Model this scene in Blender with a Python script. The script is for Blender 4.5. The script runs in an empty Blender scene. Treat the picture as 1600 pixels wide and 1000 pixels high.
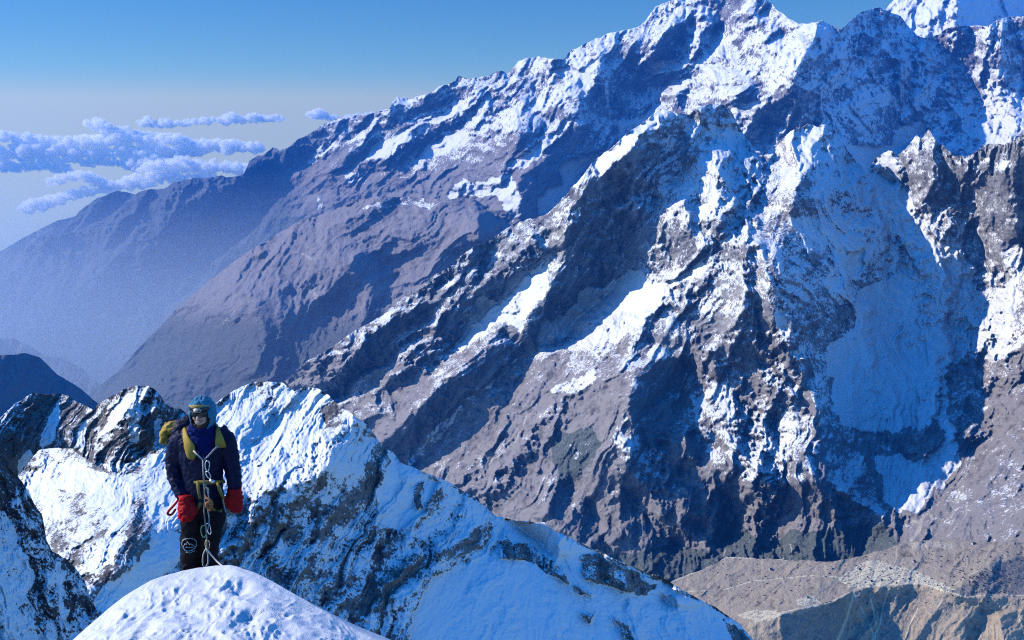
import bpy, bmesh, math, random
import numpy as np
from mathutils import Vector, Matrix, Euler

# ------------------------------------------------------------------ set-up
sc = bpy.context.scene
col = sc.collection
F = 1386.0                      # focal length, in pixels of a 1600 px wide picture
PITCH = math.radians(13.4)      # the camera looks down from a summit
CP, SP = math.cos(PITCH), math.sin(PITCH)
SUN_AZ = math.radians(-86)      # left of the view direction (+Y)
SUN_EL = math.radians(31)

def tag(o, label=None, cat=None, group=None, kind=None):
    if label: o['label'] = label
    if cat: o['category'] = cat
    if group: o['group'] = group
    if kind: o['kind'] = kind
    return o

def ray(px, py, Z):
    """world point at optical depth Z seen at photo position px, py"""
    px = np.asarray(px, float); py = np.asarray(py, float); Z = np.asarray(Z, float)
    dx = (px - 800) / F; dy = (500 - py) / F
    return np.stack([dx * Z, (CP + dy * SP) * Z, (-SP + dy * CP) * Z], -1)

# ------------------------------------------------------------------ noise
def vnoise(x, y, seed=0):
    rng = np.random.RandomState(seed)
    T = rng.rand(256, 256)
    xi = np.floor(x).astype(int); yi = np.floor(y).astype(int)
    fx = x - xi; fy = y - yi
    fx = fx * fx * fx * (fx * (fx * 6 - 15) + 10); fy = fy * fy * fy * (fy * (fy * 6 - 15) + 10)
    x0 = xi & 255; x1 = (xi + 1) & 255; y0 = yi & 255; y1 = (yi + 1) & 255
    a = T[y0, x0] * (1 - fx) + T[y0, x1] * fx
    b = T[y1, x0] * (1 - fx) + T[y1, x1] * fx
    return a * (1 - fy) + b * fy

def fbm(x, y, seed=0, octs=4, gain=0.5):
    s = 0; a = 1.0; tot = 0; c, d = math.cos(.6), math.sin(.6)
    for i in range(octs):
        s = s + a * vnoise(x, y, seed + i * 17); tot += a
        x, y = (x * c - y * d) * 2.03 + 31.7, (x * d + y * c) * 2.03 + 11.3
        a *= gain
    return s / tot

def facet(x, y, seed=0):
    """like vnoise but in flat facets with sharp creases"""
    T = np.random.RandomState(seed).rand(256, 256)
    xi = np.floor(x).astype(int); yi = np.floor(y).astype(int)
    fx = x - xi; fy = y - yi
    x0 = xi & 255; x1 = (xi + 1) & 255; y0 = yi & 255; y1 = (yi + 1) & 255
    a, b, c, d = T[y0, x0], T[y0, x1], T[y1, x0], T[y1, x1]
    up = fx + fy < 1
    return np.where(up, a + (b - a) * fx + (c - a) * fy, d + (c - d) * (1 - fx) + (b - d) * (1 - fy))

def fridge(x, y, seed=0):
    n = facet(x, y, seed)
    return 1 - np.abs(2 * n - 1)

def ridged(x, y, seed=0):
    n = vnoise(x, y, seed)
    return 1 - np.abs(2 * n - 1)

def inside(px, py, poly):
    m = np.zeros(px.shape, bool)
    P = poly; n = len(P)
    xs = [p[0] for p in P]; ys = [p[1] for p in P]
    bb = (px >= min(xs)) & (px <= max(xs)) & (py >= min(ys)) & (py <= max(ys))
    idx = np.nonzero(bb)
    X = px[idx]; Y = py[idx]; r = np.zeros(X.shape, bool)
    for i in range(n):
        x1, y1 = P[i]; x2, y2 = P[(i + 1) % n]
        if y1 == y2: continue
        c = ((y1 > Y) != (y2 > Y)) & (X < (x2 - x1) * (Y - y1) / (y2 - y1) + x1)
        r ^= c
    m[idx] = r
    return m

def stroke(px, py, line, w):
    d = np.full(px.shape, 1e9)
    for (x1, y1), (x2, y2) in zip(line[:-1], line[1:]):
        L2 = (x2 - x1) ** 2 + (y2 - y1) ** 2
        t = np.clip(((px - x1) * (x2 - x1) + (py - y1) * (y2 - y1)) / L2, 0, 1)
        d = np.minimum(d, np.hypot(px - x1 - t * (x2 - x1), py - y1 - t * (y2 - y1)))
    return .8 * np.clip(1.2 - d / w, 0, 1) * np.clip(.35 + 1.3 * fbm(px / 14, py / 14, 77, 3), 0, 1)

def blur(a, n):
    for _ in range(n):
        p = np.pad(a, 1, mode='edge')
        a = (p[:-2, 1:-1] + p[2:, 1:-1] + p[1:-1, :-2] + p[1:-1, 2:] + 2 * p[1:-1, 1:-1]) / 6
    return a

def dct_solve(gx, gy, wx, wy, lam, c):
    """depth whose slopes come closest to gx, gy (screened least squares)"""
    H, W = gx.shape
    fx = .5 * (gx[:, 1:] + gx[:, :-1]) * c
    fy = .5 * (gy[1:] + gy[:-1]) * c
    b = np.zeros((H, W))
    b[:, 1:] += wx * fx; b[:, :-1] -= wx * fx
    b[1:] += wy * fy; b[:-1] -= wy * fy
    e = np.concatenate([np.concatenate([b, b[:, ::-1]], 1), np.concatenate([b[::-1], b[::-1, ::-1]], 1)], 0)
    S = np.fft.rfft2(e)
    ky = 2 - 2 * np.cos(2 * np.pi * np.arange(2 * H) / (2 * H))
    kx = 2 - 2 * np.cos(2 * np.pi * np.arange(W + 1) / (2 * W))
    S /= wx * kx[None] + wy * ky[:, None] + lam * c * c
    return np.fft.irfft2(S, s=e.shape)[:H, :W]

def bil(A, gx, gy):
    H, W = A.shape
    gx = np.clip(gx, 0, W - 1.001); gy = np.clip(gy, 0, H - 1.001)
    x0 = gx.astype(int); y0 = gy.astype(int); fx = gx - x0; fy = gy - y0
    return (A[y0, x0] * (1 - fx) + A[y0, x0 + 1] * fx) * (1 - fy) + (A[y0 + 1, x0] * (1 - fx) + A[y0 + 1, x0 + 1] * fx) * fy

def grid_mesh(name, P, attrs, mat):
    """P: rows x cols x 3 vertex grid, attrs: dict of rows x cols values"""
    R, C = P.shape[:2]
    me = bpy.data.meshes.new(name)
    me.vertices.add(R * C)
    me.vertices.foreach_set('co', P.reshape(-1).astype(np.float32))
    i = np.arange(R * C).reshape(R, C)
    q = np.stack([i[:-1, :-1], i[1:, :-1], i[1:, 1:], i[:-1, 1:]], -1).reshape(-1)
    n = (R - 1) * (C - 1)
    me.loops.add(n * 4); me.loops.foreach_set('vertex_index', q.astype(np.int32))
    me.polygons.add(n)
    me.polygons.foreach_set('loop_start', np.arange(0, n * 4, 4, dtype=np.int32))
    me.polygons.foreach_set('loop_total', np.full(n, 4, np.int32))
    me.polygons.foreach_set('use_smooth', np.ones(n, bool))
    me.update()
    for k, A in attrs.items():
        at = me.attributes.new(k, 'FLOAT', 'POINT')
        at.data.foreach_set('value', A.reshape(-1).astype(np.float32))
    me.validate()
    me.materials.append(mat)
    o = bpy.data.objects.new(name, me); col.objects.link(o)
    return o

def terrain(name, mat, crest, bottom, x0, x1, y0, y1, c, zref, cot, zx=(), shade=(), aim=(), snow=(), rough=(),
            base_snow=lambda x, y: .4, cover=None, jag=3.0, amp=1.0, flow=((0, 0, 0),), lit=-.35, L=900., wy=.1,
            seed=1, skirt=(8, 30.0, 1.2), snow_amp=.5, smooth_snow=.8, wl=(80, 38, 18, 9, 4.5), warp=1.0, gain=1.5, rib=1.3, streak=0., blocky=1.3, flat=.25, stretch=5.5):
    """One mountain side: crest line, slopes of its faces (facing left or right), snow and plant cover.
    Lines are given at photo positions and carry a distance of their own: zref = (distance, py) with slope cot."""
    gw = int((x1 - x0) / c) + 1; gh = int((y1 - y0) / c) + 1
    PX, PY = np.meshgrid(x0 + c * np.arange(gw), y0 + c * np.arange(gh))
    w1 = (fbm(PX / 26, PY / 26, seed + 3, 5, .68) - .5) * 26 * warp
    w2 = (fbm(PX / 26, PY / 26, seed + 9, 5, .68) - .5) * 26 * warp
    WX, WY = PX + w1, PY + w2
    # -- slopes
    a = np.full(PX.shape, lit, float)
    for item in shade:
        poly, val = (item if isinstance(item[1], (int, float)) else (item, .85))
        a[inside(WX, WY, poly)] = val
    a = blur(a, 1) * gain
    # -- cover
    s = base_snow(PX, PY) * np.ones(PX.shape)
    sm = np.zeros(PX.shape)
    for poly, v in snow:
        m = inside(WX, WY, poly)
        s[m] = v
        sm[m] = max(0, (v - .6) / .4)
    sm = blur(sm, 4)
    s = blur(s, 1)
    k = 1 - smooth_snow * sm
    W = dct_solve(a * (1 - .0 * sm), np.zeros_like(a), 1.0, wy, 1 / L ** 2, c)
    # -- relief, drawn out along the fall line
    wsum = 0; D = 0; N = 0
    fx = np.array([f[0] for f in flow], float); fy = np.array([f[1] for f in flow], float); fa = np.array([f[2] for f in flow], float)
    wgt = [1 / ((PX - fx[i]) ** 2 + (PY - fy[i]) ** 2 + 400) for i in range(len(flow))]
    ang = sum(w_ * a_ for w_, a_ in zip(wgt, fa)) / sum(wgt)
    dirs = sorted(set(np.clip(np.round(fa / 25) * 25, -100, 100)) | {0.0})
    lo, hi = min(dirs), max(dirs); dirs = np.arange(lo, hi + 1, 25.0)
    dwx = (fbm(PX / 55, PY / 55, seed + 41, 3) - .5) * 40; dwy = (fbm(PX / 55, PY / 55, seed + 43, 3) - .5) * 40
    iso0 = (fbm(PX / 20, PY / 20, seed + 47, 4, .6) - .5) * .55
    for di, th in enumerate(dirs):
        wt = np.clip(1 - np.abs(ang - th) / 25, 0, 1)
        if wt.max() <= 0: continue
        t = math.radians(th)                       # 0 = straight down, positive = down to the right
        X, Y = PX + dwx, PY + dwy
        u = X * math.cos(t) - Y * math.sin(t); v = X * math.sin(t) + Y * math.cos(t)
        d = 0; n = 0; wgt_ = 1.0
        for li, l in enumerate(wl):
            r = fridge(u / l + iso0 * (.7 if li < 3 else 1.1), v / (l * stretch) + iso0 * .7, seed + 100 + li * 7 + di)
            d = d + (r - .55) * l * (.45 * rib if li < 3 else .62) * wgt_
            wgt_ = np.clip(.35 + 1.15 * r, 0, 1.25)
            if li >= 1: n = n + (r - .5) * (.55 if li < 3 else .45)
        D = D + wt * d; N = N + wt * n; wsum = wsum + wt
    D = D / wsum; N = N / wsum
    iso = (fbm(PX / 14, PY / 14, seed + 61, 5, .62) - .5)
    blk = fridge(PX / 11 + iso * 2, PY / 9 + iso * 2, seed + 71) - .5 + .6 * (fridge(PX / 6 + iso, PY / 5 - iso, seed + 73) - .5)
    W = W - amp * k * (D + iso * 7 + blk * blocky)
    # -- base distance
    lz = math.log(zref[0]) * F + cot * (zref[1] - PY) if not callable(cot) else cot(PX, PY)
    if zx:
        xe = np.arange(x0 - 200, x1 + 201, 4.0)
        ze = np.interp(xe, [p[0] for p in zx], [math.log(p[1]) * F for p in zx])
        kk = np.exp(-np.linspace(-2, 2, 51) ** 2); kk /= kk.sum()
        lz = lz + np.interp(PX, xe[25:-25], np.convolve(ze, kk, 'valid'))
    Q = lz + W
    # -- snow settles on flatter places
    gyq = np.gradient(Q, c, axis=0); gxq = np.gradient(Q, c, axis=1)
    nz = -gyq / np.sqrt(1 + gyq ** 2 + gxq ** 2)
    nzb = blur(nz, 2)
    k2 = 1 - .45 * sm
    S = s + snow_amp * k2 * (N * .5 + (fbm(PX / 30, PY / 22, seed + 81, 5, .65) - .5) * .9) + flat * k * (nzb - nzb.mean())
    if streak:
        t = math.radians(18); u = (PX * math.cos(t) - PY * math.sin(t)) + dwx * .25; vv = PX * math.sin(t) + PY * math.cos(t)
        st = np.clip((ridged(u / 13, vv / 95, seed + 901) - .80) / .2, 0, 1) * np.clip(fbm(PX / 22, PY / 22, seed + 903, 4) * 2.6 - .8, 0, 1)
        S = S - streak * sm * st
    A = {'snow': S, 'vein': N * .5 + .5 + .5 * blk}
    cv = cover(PX, PY, WX, WY, S) if cover else {}
    for kk in ('scrub', 'forest', 'pale'):
        A[kk] = cv.get(kk, np.zeros(PX.shape)) * np.ones(PX.shape)
    if 'snow' in cv: A['snow'] = cv['snow']
    # -- vertices: columns hang from the crest line
    xs = np.arange(x0, x1 + .01, c)
    cx = [p[0] for p in crest]; cy = [p[1] for p in crest]
    wob = (fbm(xs / 18, xs * 0 + 3.3, seed + 5, 5, .62) - .5) * 4 * jag
    yc = np.interp(xs + (fbm(xs / 9, xs * 0 + 7, seed + 6, 3) - .5) * jag, cx, cy) + wob
    yb = np.interp(xs, [p[0] for p in bottom], [p[1] for p in bottom])
    yb = np.maximum(yb, yc + 2)
    nr = int((yb - yc).max() / c) + 1
    v = np.linspace(0, 1, nr)[:, None]
    VX = np.repeat(xs[None], nr, 0); VY = yc[None] + (yb - yc)[None] * v
    gX = (VX - x0) / c; gY = (VY - y0) / c
    Zv = np.exp(bil(Q, gX, gY) / F)
    P = ray(VX, VY, Zv)
    at = {kk: bil(A[kk], gX, gY) for kk in A}
    # -- far side of the crest
    nk, step, drop = skirt
    hdir = P[0].copy(); hdir[:, 2] = 0; hdir /= np.linalg.norm(hdir, axis=1)[:, None]
    back = []
    for i in range(nk, 0, -1):
        b = P[0] + hdir * (step * i * (1 + .25 * i))
        b[:, 2] -= drop * step * i * (1 + .25 * i)
        back.append(b)
    P = np.concatenate([np.array(back), P], 0)
    at = {kk: np.concatenate([np.repeat(A_[:1], nk, 0), A_], 0) for kk, A_ in at.items()}
    return grid_mesh(name, P, at, mat)

# ------------------------------------------------------------------ materials
def newmat(name):
    m = bpy.data.materials.new(name); m.use_nodes = True
    nt = m.node_tree; b = nt.nodes['Principled BSDF']
    return m, nt, b

def plain(name, rgb, rough=.6, noise=0., nscale=40., metal=0., bump=0., sheen=0.):
    m, nt, b = newmat(name)
    b.inputs['Base Color'].default_value = (*rgb, 1); b.inputs['Roughness'].default_value = rough
    b.inputs['Metallic'].default_value = metal
    if rough > .5: b.inputs['Specular IOR Level'].default_value = .15
    if sheen: b.inputs['Sheen Weight'].default_value = sheen
    if noise or bump:
        tc = nt.nodes.new('ShaderNodeTexCoord'); n = nt.nodes.new('ShaderNodeTexNoise')
        n.inputs['Scale'].default_value = nscale; n.inputs['Detail'].default_value = 5
        nt.links.new(tc.outputs['Object'], n.inputs['Vector'])
    if noise:
        mx = nt.nodes.new('ShaderNodeMix'); mx.data_type = 'RGBA'; mx.blend_type = 'MULTIPLY'; mx.inputs[0].default_value = 1
        rp = nt.nodes.new('ShaderNodeMapRange'); rp.inputs['To Min'].default_value = 1 - noise; rp.inputs['To Max'].default_value = 1 + noise
        nt.links.new(n.outputs['Fac'], rp.inputs['Value'])
        mx.inputs[6].default_value = (*rgb, 1); nt.links.new(rp.outputs[0], mx.inputs[7])
        nt.links.new(mx.outputs[2], b.inputs['Base Color'])
    if bump:
        bp = nt.nodes.new('ShaderNodeBump'); bp.inputs['Strength'].default_value = bump; bp.inputs['Distance'].default_value = .01
        nt.links.new(n.outputs['Fac'], bp.inputs['Height']); nt.links.new(bp.outputs[0], b.inputs['Normal'])
    return m

def rockmat(name, px, rock=(.04, .038, .062), rock2=(.38, .375, .38), scrub=(.225, .205, .20), forest=(.085, .10, .095), pale=(.5, .46, .4), snowc=(.86, .88, .9), bump=1.0, fs=.28):
    """px: size in metres of one picture pixel at that mountain's distance"""
    m, nt, b = newmat(name); N = nt.nodes; Lk = nt.links.new
    tc = N.new('ShaderNodeTexCoord')
    mp = N.new('ShaderNodeMapping'); mp.inputs['Scale'].default_value = (1 / px,) * 3
    Lk(tc.outputs['Object'], mp.inputs['Vector'])
    def noise(scale, detail=4, rough=.6):
        n = N.new('ShaderNodeTexNoise'); n.inputs['Scale'].default_value = scale; n.inputs['Detail'].default_value = detail; n.inputs['Roughness'].default_value = rough
        Lk(mp.outputs[0], n.inputs['Vector']); return n.outputs['Fac']
    def attr(k):
        n = N.new('ShaderNodeAttribute'); n.attribute_name = k; return n.outputs['Fac']
    def mathn(op, a_, b_=None):
        n = N.new('ShaderNodeMath'); n.operation = op
        for i, v in enumerate((a_, b_)):
            if v is None: continue
            if isinstance(v, (int, float)): n.inputs[i].default_value = v
            else: Lk(v, n.inputs[i])
        return n.outputs[0]
    def step(v, lo, hi):
        n = N.new('ShaderNodeMapRange'); n.interpolation_type = 'SMOOTHSTEP'
        n.inputs['From Min'].default_value = lo; n.inputs['From Max'].default_value = hi
        Lk(v, n.inputs['Value']); return n.outputs[0]
    def mix(f, a_, b_):
        n = N.new('ShaderNodeMix'); n.data_type = 'RGBA'
        if isinstance(f, (int, float)): n.inputs[0].default_value = f
        else: Lk(f, n.inputs[0])
        for i, v in ((6, a_), (7, b_)):
            if isinstance(v, tuple): n.inputs[i].default_value = (*v, 1)
            else: Lk(v, n.inputs[i])
        return n.outputs[2]
    fine = noise(fs, 6, .75); mid = noise(.06, 5, .6); big = noise(.012, 4, .55)
    c = mix(step(mathn('ADD', mathn('MULTIPLY', fine, .45), mathn('ADD', mathn('MULTIPLY', mid, .3), mathn('MULTIPLY', attr('vein'), .3))), .44, .66), rock, rock2)
    c = mix(mathn('MULTIPLY', step(big, .4, .62), .4), c, (.23, .215, .21))
    jit = mathn('MULTIPLY', mathn('SUBTRACT', fine, .5), 1.25)
    sc2 = mix(step(mathn('ADD', mathn('MULTIPLY', mid, .6), mathn('MULTIPLY', attr('vein'), .5)), .38, .72), tuple(x * .62 for x in scrub), tuple(x * 1.45 for x in scrub))
    c = mix(step(mathn('ADD', attr('scrub'), jit), .35, .65), c, sc2)
    f2 = mix(step(fine, .4, .6), forest, tuple(x * 1.9 for x in forest))
    c = mix(step(mathn('ADD', attr('forest'), jit), .35, .65), c, f2)
    c = mix(step(mathn('ADD', attr('pale'), mathn('MULTIPLY', jit, .8)), .38, .66), c, pale)
    sn = step(mathn('ADD', attr('snow'), mathn('ADD', jit, mathn('MULTIPLY', mathn('SUBTRACT', mid, .5), .5))), .46, .54)
    c = mix(sn, c, snowc)
    Lk(c, b.inputs['Base Color'])
    r = N.new('ShaderNodeMapRange'); r.inputs['To Min'].default_value = .95; r.inputs['To Max'].default_value = .6
    Lk(sn, r.inputs['Value']); Lk(r.outputs[0], b.inputs['Roughness'])
    b.inputs['Specular IOR Level'].default_value = .25
    bp = N.new('ShaderNodeBump'); bp.inputs['Distance'].default_value = px * 2.5
    h = mathn('ADD', mathn('MULTIPLY', fine, 1.0), mathn('MULTIPLY', mid, 1.2))
    st = N.new('ShaderNodeMapRange'); st.inputs['To Min'].default_value = bump; st.inputs['To Max'].default_value = bump * .35
    Lk(sn, st.inputs['Value']); Lk(st.outputs[0], bp.inputs['Strength'])
    Lk(h, bp.inputs['Height']); Lk(bp.outputs[0], b.inputs['Normal'])
    return m
# ------------------------------------------------------------------ the middle massif
S4 = [(1285,203),(1271,236),(1268,262),(1248,290),(1237,320),(1231,335),(1180,336),(1184,363),(1198,405),(1198,470),(1210,496),(1222,524),(1230,540),(1250,566),(1256,590),(1277,644),(1280,674),(1290,700),(1320,730),(1345,760),(1370,794),(1385,830),(1400,848),(1430,827),(1427,809),(1472,788),(1472,773),(1490,740),(1502,719),(1526,701),(1535,680),(1533,659),(1517,641),(1520,626),(1538,590),(1532,561),(1518,537),(1516,526),(1499,513),(1521,502),(1536,480),(1553,458),(1542,442),(1534,416),(1532,383),(1518,350),(1501,340),(1499,306),(1485,247),(1462,228),(1454,236),(1451,278),(1459,304),(1431,307),(1428,292),(1403,242),(1395,233),(1411,273),(1409,284),(1395,276),(1369,267),(1358,262),(1352,278),(1319,228),(1290,203)]
mid_crest = [(380,640),(440,600),(455,590),(480,565),(520,540),(560,515),(600,490),(650,450),(700,418),(740,385),(770,375),(790,358),(815,345),(835,342),(860,330),(880,308),(895,292),(910,275),(925,253),(950,236),(975,212),(1000,195),(1022,176),(1034,168),(1050,176),(1075,178),(1090,170),(1110,164),(1136,165),(1150,190),(1165,215),(1195,255),(1203,250),(1215,225),(1235,205),(1262,194),(1288,198),(1310,218),(1330,240),(1353,272),(1358,262),(1370,243),(1389,233),(1402,242),(1415,232),(1431,212),(1440,218),(1451,201),(1465,222),(1490,240),(1515,243),(1545,225),(1570,225),(1600,210),(1660,205)]
mid_shade = [
 ([(987,417),(1000,422),(1010,435),(1030,446),(1062,435),(1097,412),(1112,414),(1098,435),(1050,470),(1022,500),(1000,515),(960,535),(900,545),(860,548),(870,536),(890,516),(912,496),(940,471),(965,441),(976,430)], -1.3),
 ([(1180,336),(1196,400),(1197,460),(1205,500),(1150,540),(1120,520),(1145,450),(1160,400)], -.8), ([(1200,250),(1215,222),(1250,198),(1286,196),(1271,236),(1265,262),(1246,290),(1231,335),(1180,336)], -.8),
 ([(505,606),(545,562),(594,520),(636,488),(690,462),(720,440),(690,478),(650,500),(620,528),(580,560),(555,597),(520,625)], 1.1),
 [(690,425),(735,385),(768,376),(765,390),(745,412),(715,428),(695,440),(650,475),(640,465)],
 ([(615,586),(640,553),(690,505),(720,480),(745,458),(780,420),(800,400),(820,385),(835,368),(856,357),(858,402),(840,412),(815,440),(790,465),(765,482),(745,500),(722,525),(700,545),(672,560),(645,575),(630,590)], 1.1),
 ([(597,694),(632,657),(685,604),(720,576),(755,545),(785,516),(805,535),(826,538),(830,490),(850,480),(855,445),(875,425),(882,400),(890,365),(898,340),(905,322),(940,325),(958,335),(966,360),(968,385),(980,405),(987,418),(975,430),(965,440),(940,470),(912,495),(890,515),(870,535),(842,543),(827,550),(795,590),(783,593),(741,628),(713,649),(685,684),(664,705),(650,726),(625,760),(590,720)], .85),
 ([(918,270),(945,268),(970,275),(972,300),(962,318),(930,325),(915,315)], 1.2),
 ([(990,245),(1000,225),(1020,205),(1040,195),(1068,205),(1062,240),(1065,265),(1055,285),(1030,295),(1000,302),(988,290),(995,262)], 1.2),
 ([(1015,192),(1040,176),(1075,180),(1085,190),(1070,205),(1040,197)], 1.1),
 ([(935,272),(960,255),(985,225),(1000,210),(1015,205),(995,245),(985,262),(970,270)], 1.1),
 ([(1085,195),(1105,200),(1120,215),(1110,235),(1095,255),(1080,258),(1078,225)], 1.2),
 ([(1095,170),(1136,165),(1150,190),(1160,210),(1195,252),(1193,275),(1185,295),(1160,303),(1140,295),(1122,270),(1115,240),(1125,215),(1110,198)], 1.1),
 ([(1145,310),(1170,305),(1175,320),(1160,345),(1152,370),(1130,370),(1125,345),(1140,330)], 1.1),
 ([(1070,320),(1085,315),(1088,370),(1075,370)], 1.2),
 ([(998,305),(1025,305),(1020,335),(1008,345),(1000,330)], 1.1),
 (S4, .74),
 ([(980,640),(995,580),(1009,567),(1045,557),(1082,553),(1084,565),(1077,610),(1063,655),(1039,682),(1036,700),(1039,712),(1030,750),(1020,770),(1000,760),(985,720),(990,700),(985,670)], 1.2),
 [(905,790),(915,765),(925,800),(940,840),(950,865),(925,860),(905,835)],
 ([(965,750),(995,778),(1012,818),(1022,832),(1058,840),(1058,858),(1036,865),(988,862),(960,868),(950,850),(962,830),(968,790)], 1.0),
 [(1068,668),(1085,675),(1100,700),(1098,715),(1088,725),(1075,710),(1070,690)],
 [(1070,755),(1085,760),(1092,790),(1100,815),(1100,840),(1085,850),(1065,840),(1068,800)],
 [(1110,765),(1125,757),(1130,790),(1150,800),(1155,780),(1158,810),(1140,825),(1130,860),(1115,870),(1105,845),(1105,800)],
 [(1148,650),(1160,640),(1180,640),(1190,670),(1195,700),(1200,745),(1205,755),(1185,745),(1170,725),(1150,695)],
 [(1082,528),(1095,520),(1116,520),(1112,530),(1100,538),(1088,536)],
 [(1116,548),(1132,543),(1138,560),(1134,580),(1122,592),(1113,580)],
 [(1182,522),(1195,530),(1200,545),(1212,545),(1215,555),(1205,560),(1185,552)],
 [(1180,565),(1200,570),(1208,585),(1205,600),(1190,600),(1178,580)],
 ([(1250,700),(1275,690),(1295,690),(1330,725),(1355,760),(1375,800),(1360,800),(1345,790),(1320,765),(1300,755),(1285,770),(1270,760),(1255,730)], .8),
 [(880,740),(895,760),(900,800),(915,850),(890,830),(860,815),(845,812),(858,790)],
 [(1572,262),(1600,255),(1660,255),(1660,360),(1600,370),(1580,330),(1570,300)],
 [(1560,378),(1590,375),(1610,400),(1595,425),(1570,420),(1558,400)],
]
mid_snow = [
 ([(1070,570),(1120,545),(1180,560),(1250,575),(1280,690),(1270,760),(1200,760),(1130,740),(1090,690)], .36), ([(1300,690),(1340,700),(1370,760),(1380,810),(1330,790),(1290,750)], .34), ([(960,680),(1000,690),(1030,700),(1030,750),(985,745)], .36),
 ([(858,400),(848,402),(815,425),(790,440),(782,462),(765,473),(748,465),(742,485),(730,505),(715,530),(690,550),(700,547),(722,525),(745,500),(765,482),(790,465),(815,440),(840,412)], 1.0),
 ([(987,415),(960,445),(920,448),(905,462),(890,490),(870,505),(850,505),(840,520),(838,535),(842,541),(870,535),(890,515),(912,495),(940,470),(965,442),(985,425)], 1.0),
 ([(825,551),(800,575),(783,590),(741,625),(713,647),(685,682),(664,702),(645,728),(640,715),(660,685),(690,655),(715,640),(745,612),(780,585),(810,560)], .62),
 ([(1110,200),(1135,195),(1160,205),(1165,225),(1175,245),(1150,240),(1130,228),(1118,212)], .8),
 ([(1275,240),(1310,235),(1350,285),(1375,315),(1390,370),(1450,400),(1440,415),(1380,430),(1340,445),(1330,470),(1300,480),(1290,440),(1300,410),(1270,370),(1230,350),(1250,330),(1290,330),(1270,300)], .50),
 ([(1336,469),(1345,453),(1364,440),(1384,434),(1413,427),(1439,418),(1448,401),(1461,379),(1483,376),(1496,394),(1512,414),(1525,429),(1518,442),(1536,455),(1545,464),(1532,482),(1520,502),(1507,548),(1492,568),(1469,575),(1466,605),(1469,659),(1430,665),(1385,677),(1352,680),(1319,665),(1305,650),(1304,635),(1295,581),(1296,554),(1292,548),(1300,535),(1325,524),(1338,502)], .76),
 ([(1319,620),(1420,610),(1466,605),(1469,659),(1430,665),(1385,677),(1352,680),(1319,665)], .72),
 ([(1475,680),(1472,692),(1436,719),(1400,713),(1364,710),(1376,746),(1382,776),(1406,800),(1430,797),(1460,770),(1499,728),(1496,698),(1484,674)], .74),
 ([(1470,575),(1478,600),(1482,640),(1490,672),(1474,680),(1470,640)], .8),
 ([(1352,280),(1358,267),(1375,273),(1409,292),(1426,301),(1428,343),(1454,366),(1473,377),(1448,405),(1420,390),(1395,371),(1381,349),(1372,312)], .92),
 ([(1325,395),(1350,392),(1348,420),(1335,432),(1320,425)], .95),
 ([(1214,487),(1233,487),(1233,510),(1222,520),(1214,505)], .95),
 ([(1235,546),(1255,548),(1260,562),(1245,558)], .95),
 ([(858,402),(840,412),(815,440),(790,465),(765,482),(745,500),(722,525),(700,545),(720,545),(760,520),(785,505),(800,510),(815,520),(825,500),(835,480),(850,460),(855,440)], .74),
 ([(987,419),(1000,422),(1010,435),(1030,446),(1062,435),(1097,412),(1108,416),(1098,430),(1070,440),(1050,454),(1035,470),(1022,492),(1000,507),(975,512),(925,505),(907,520),(890,520),(917,490),(947,465),(962,445)], .92),
 ([(940,490),(1022,492),(1000,507),(960,530),(930,540),(890,540),(890,520),(907,510)], .56),
 ([(925,252),(980,212),(1025,170),(1036,172),(1027,195),(1000,212),(980,235),(955,257),(935,270)], 1.0),
 ([(1499,513),(1520,504),(1556,460),(1584,436),(1600,422),(1586,473),(1584,504),(1575,537),(1562,568),(1532,561),(1518,537)], .62),
 ([(1358,262),(1372,245),(1389,233),(1400,250),(1409,280),(1395,276),(1369,267)], .85),
 ([(1108,598),(1140,600),(1146,630),(1145,660),(1135,670),(1125,640),(1110,615)], .6),
 ([(1195,695),(1215,692),(1225,720),(1220,745),(1205,740)], .58),
 ([(843,618),(870,600),(900,586),(935,575),(925,600),(905,618),(880,615)], .47),
]
def mid_base(x, y):
    s = np.interp(y, [160, 420, 520, 600, 860], [.40, .39, .33, .21, .05])
    s = s - .07 * ((x < 1010) & (y < 480))
    s = np.where((x > 1480) & (y < 560), np.maximum(s, .38), s)
    return np.where(inside(x, y, S4) & (x < 1345), np.interp(y, [200, 560, 700, 850], [.36, .34, .30, .1]), s)
mid_streak = [([(834,627),(820,660),(805,690)],2.2),([(805,690),(792,700),(785,708)],4),([(785,708),(770,717),(750,745),(730,768)],2.2),([(725,640),(715,655)],2),([(742,727),(752,715)],2),([(780,770),(800,745)],2),([(1060,540),(1020,570),(980,590)],2),
 ([(1148,620),(1150,660),(1132,690),(1115,720),(1100,760)],2.2),([(1440,812),(1452,800),(1458,812),(1455,835),(1440,845)],4),([(1510,785),(1508,805),(1480,838)],2.4),([(1427,815),(1440,815),(1436,830),(1425,845)],5),([(1575,760),(1590,800)],1.8),
 ([(1200,860),(1236,850),(1238,870)],1.4),([(1128,882),(1136,850)],2.5)]
forest_mid = [[(865,690),(880,676),(900,675),(925,670),(940,690),(925,720),(905,740),(885,765),(872,740),(862,715)],
 [(930,870),(980,865),(1058,852),(1110,862),(1135,830),(1150,815),(1170,830),(1200,850),(1230,830),(1300,828),(1380,815),(1400,850),(1440,900),(930,930)]]
pale_mid = [[(1180,340),(1196,400),(1197,460),(1190,500),(1165,530),(1140,520),(1130,500),(1145,450),(1160,400)],[(1215,225),(1262,200),(1275,215),(1262,262),(1240,300),(1225,330),(1195,335)],[(860,350),(893,350),(885,395),(875,420),(862,410)]]
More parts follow.
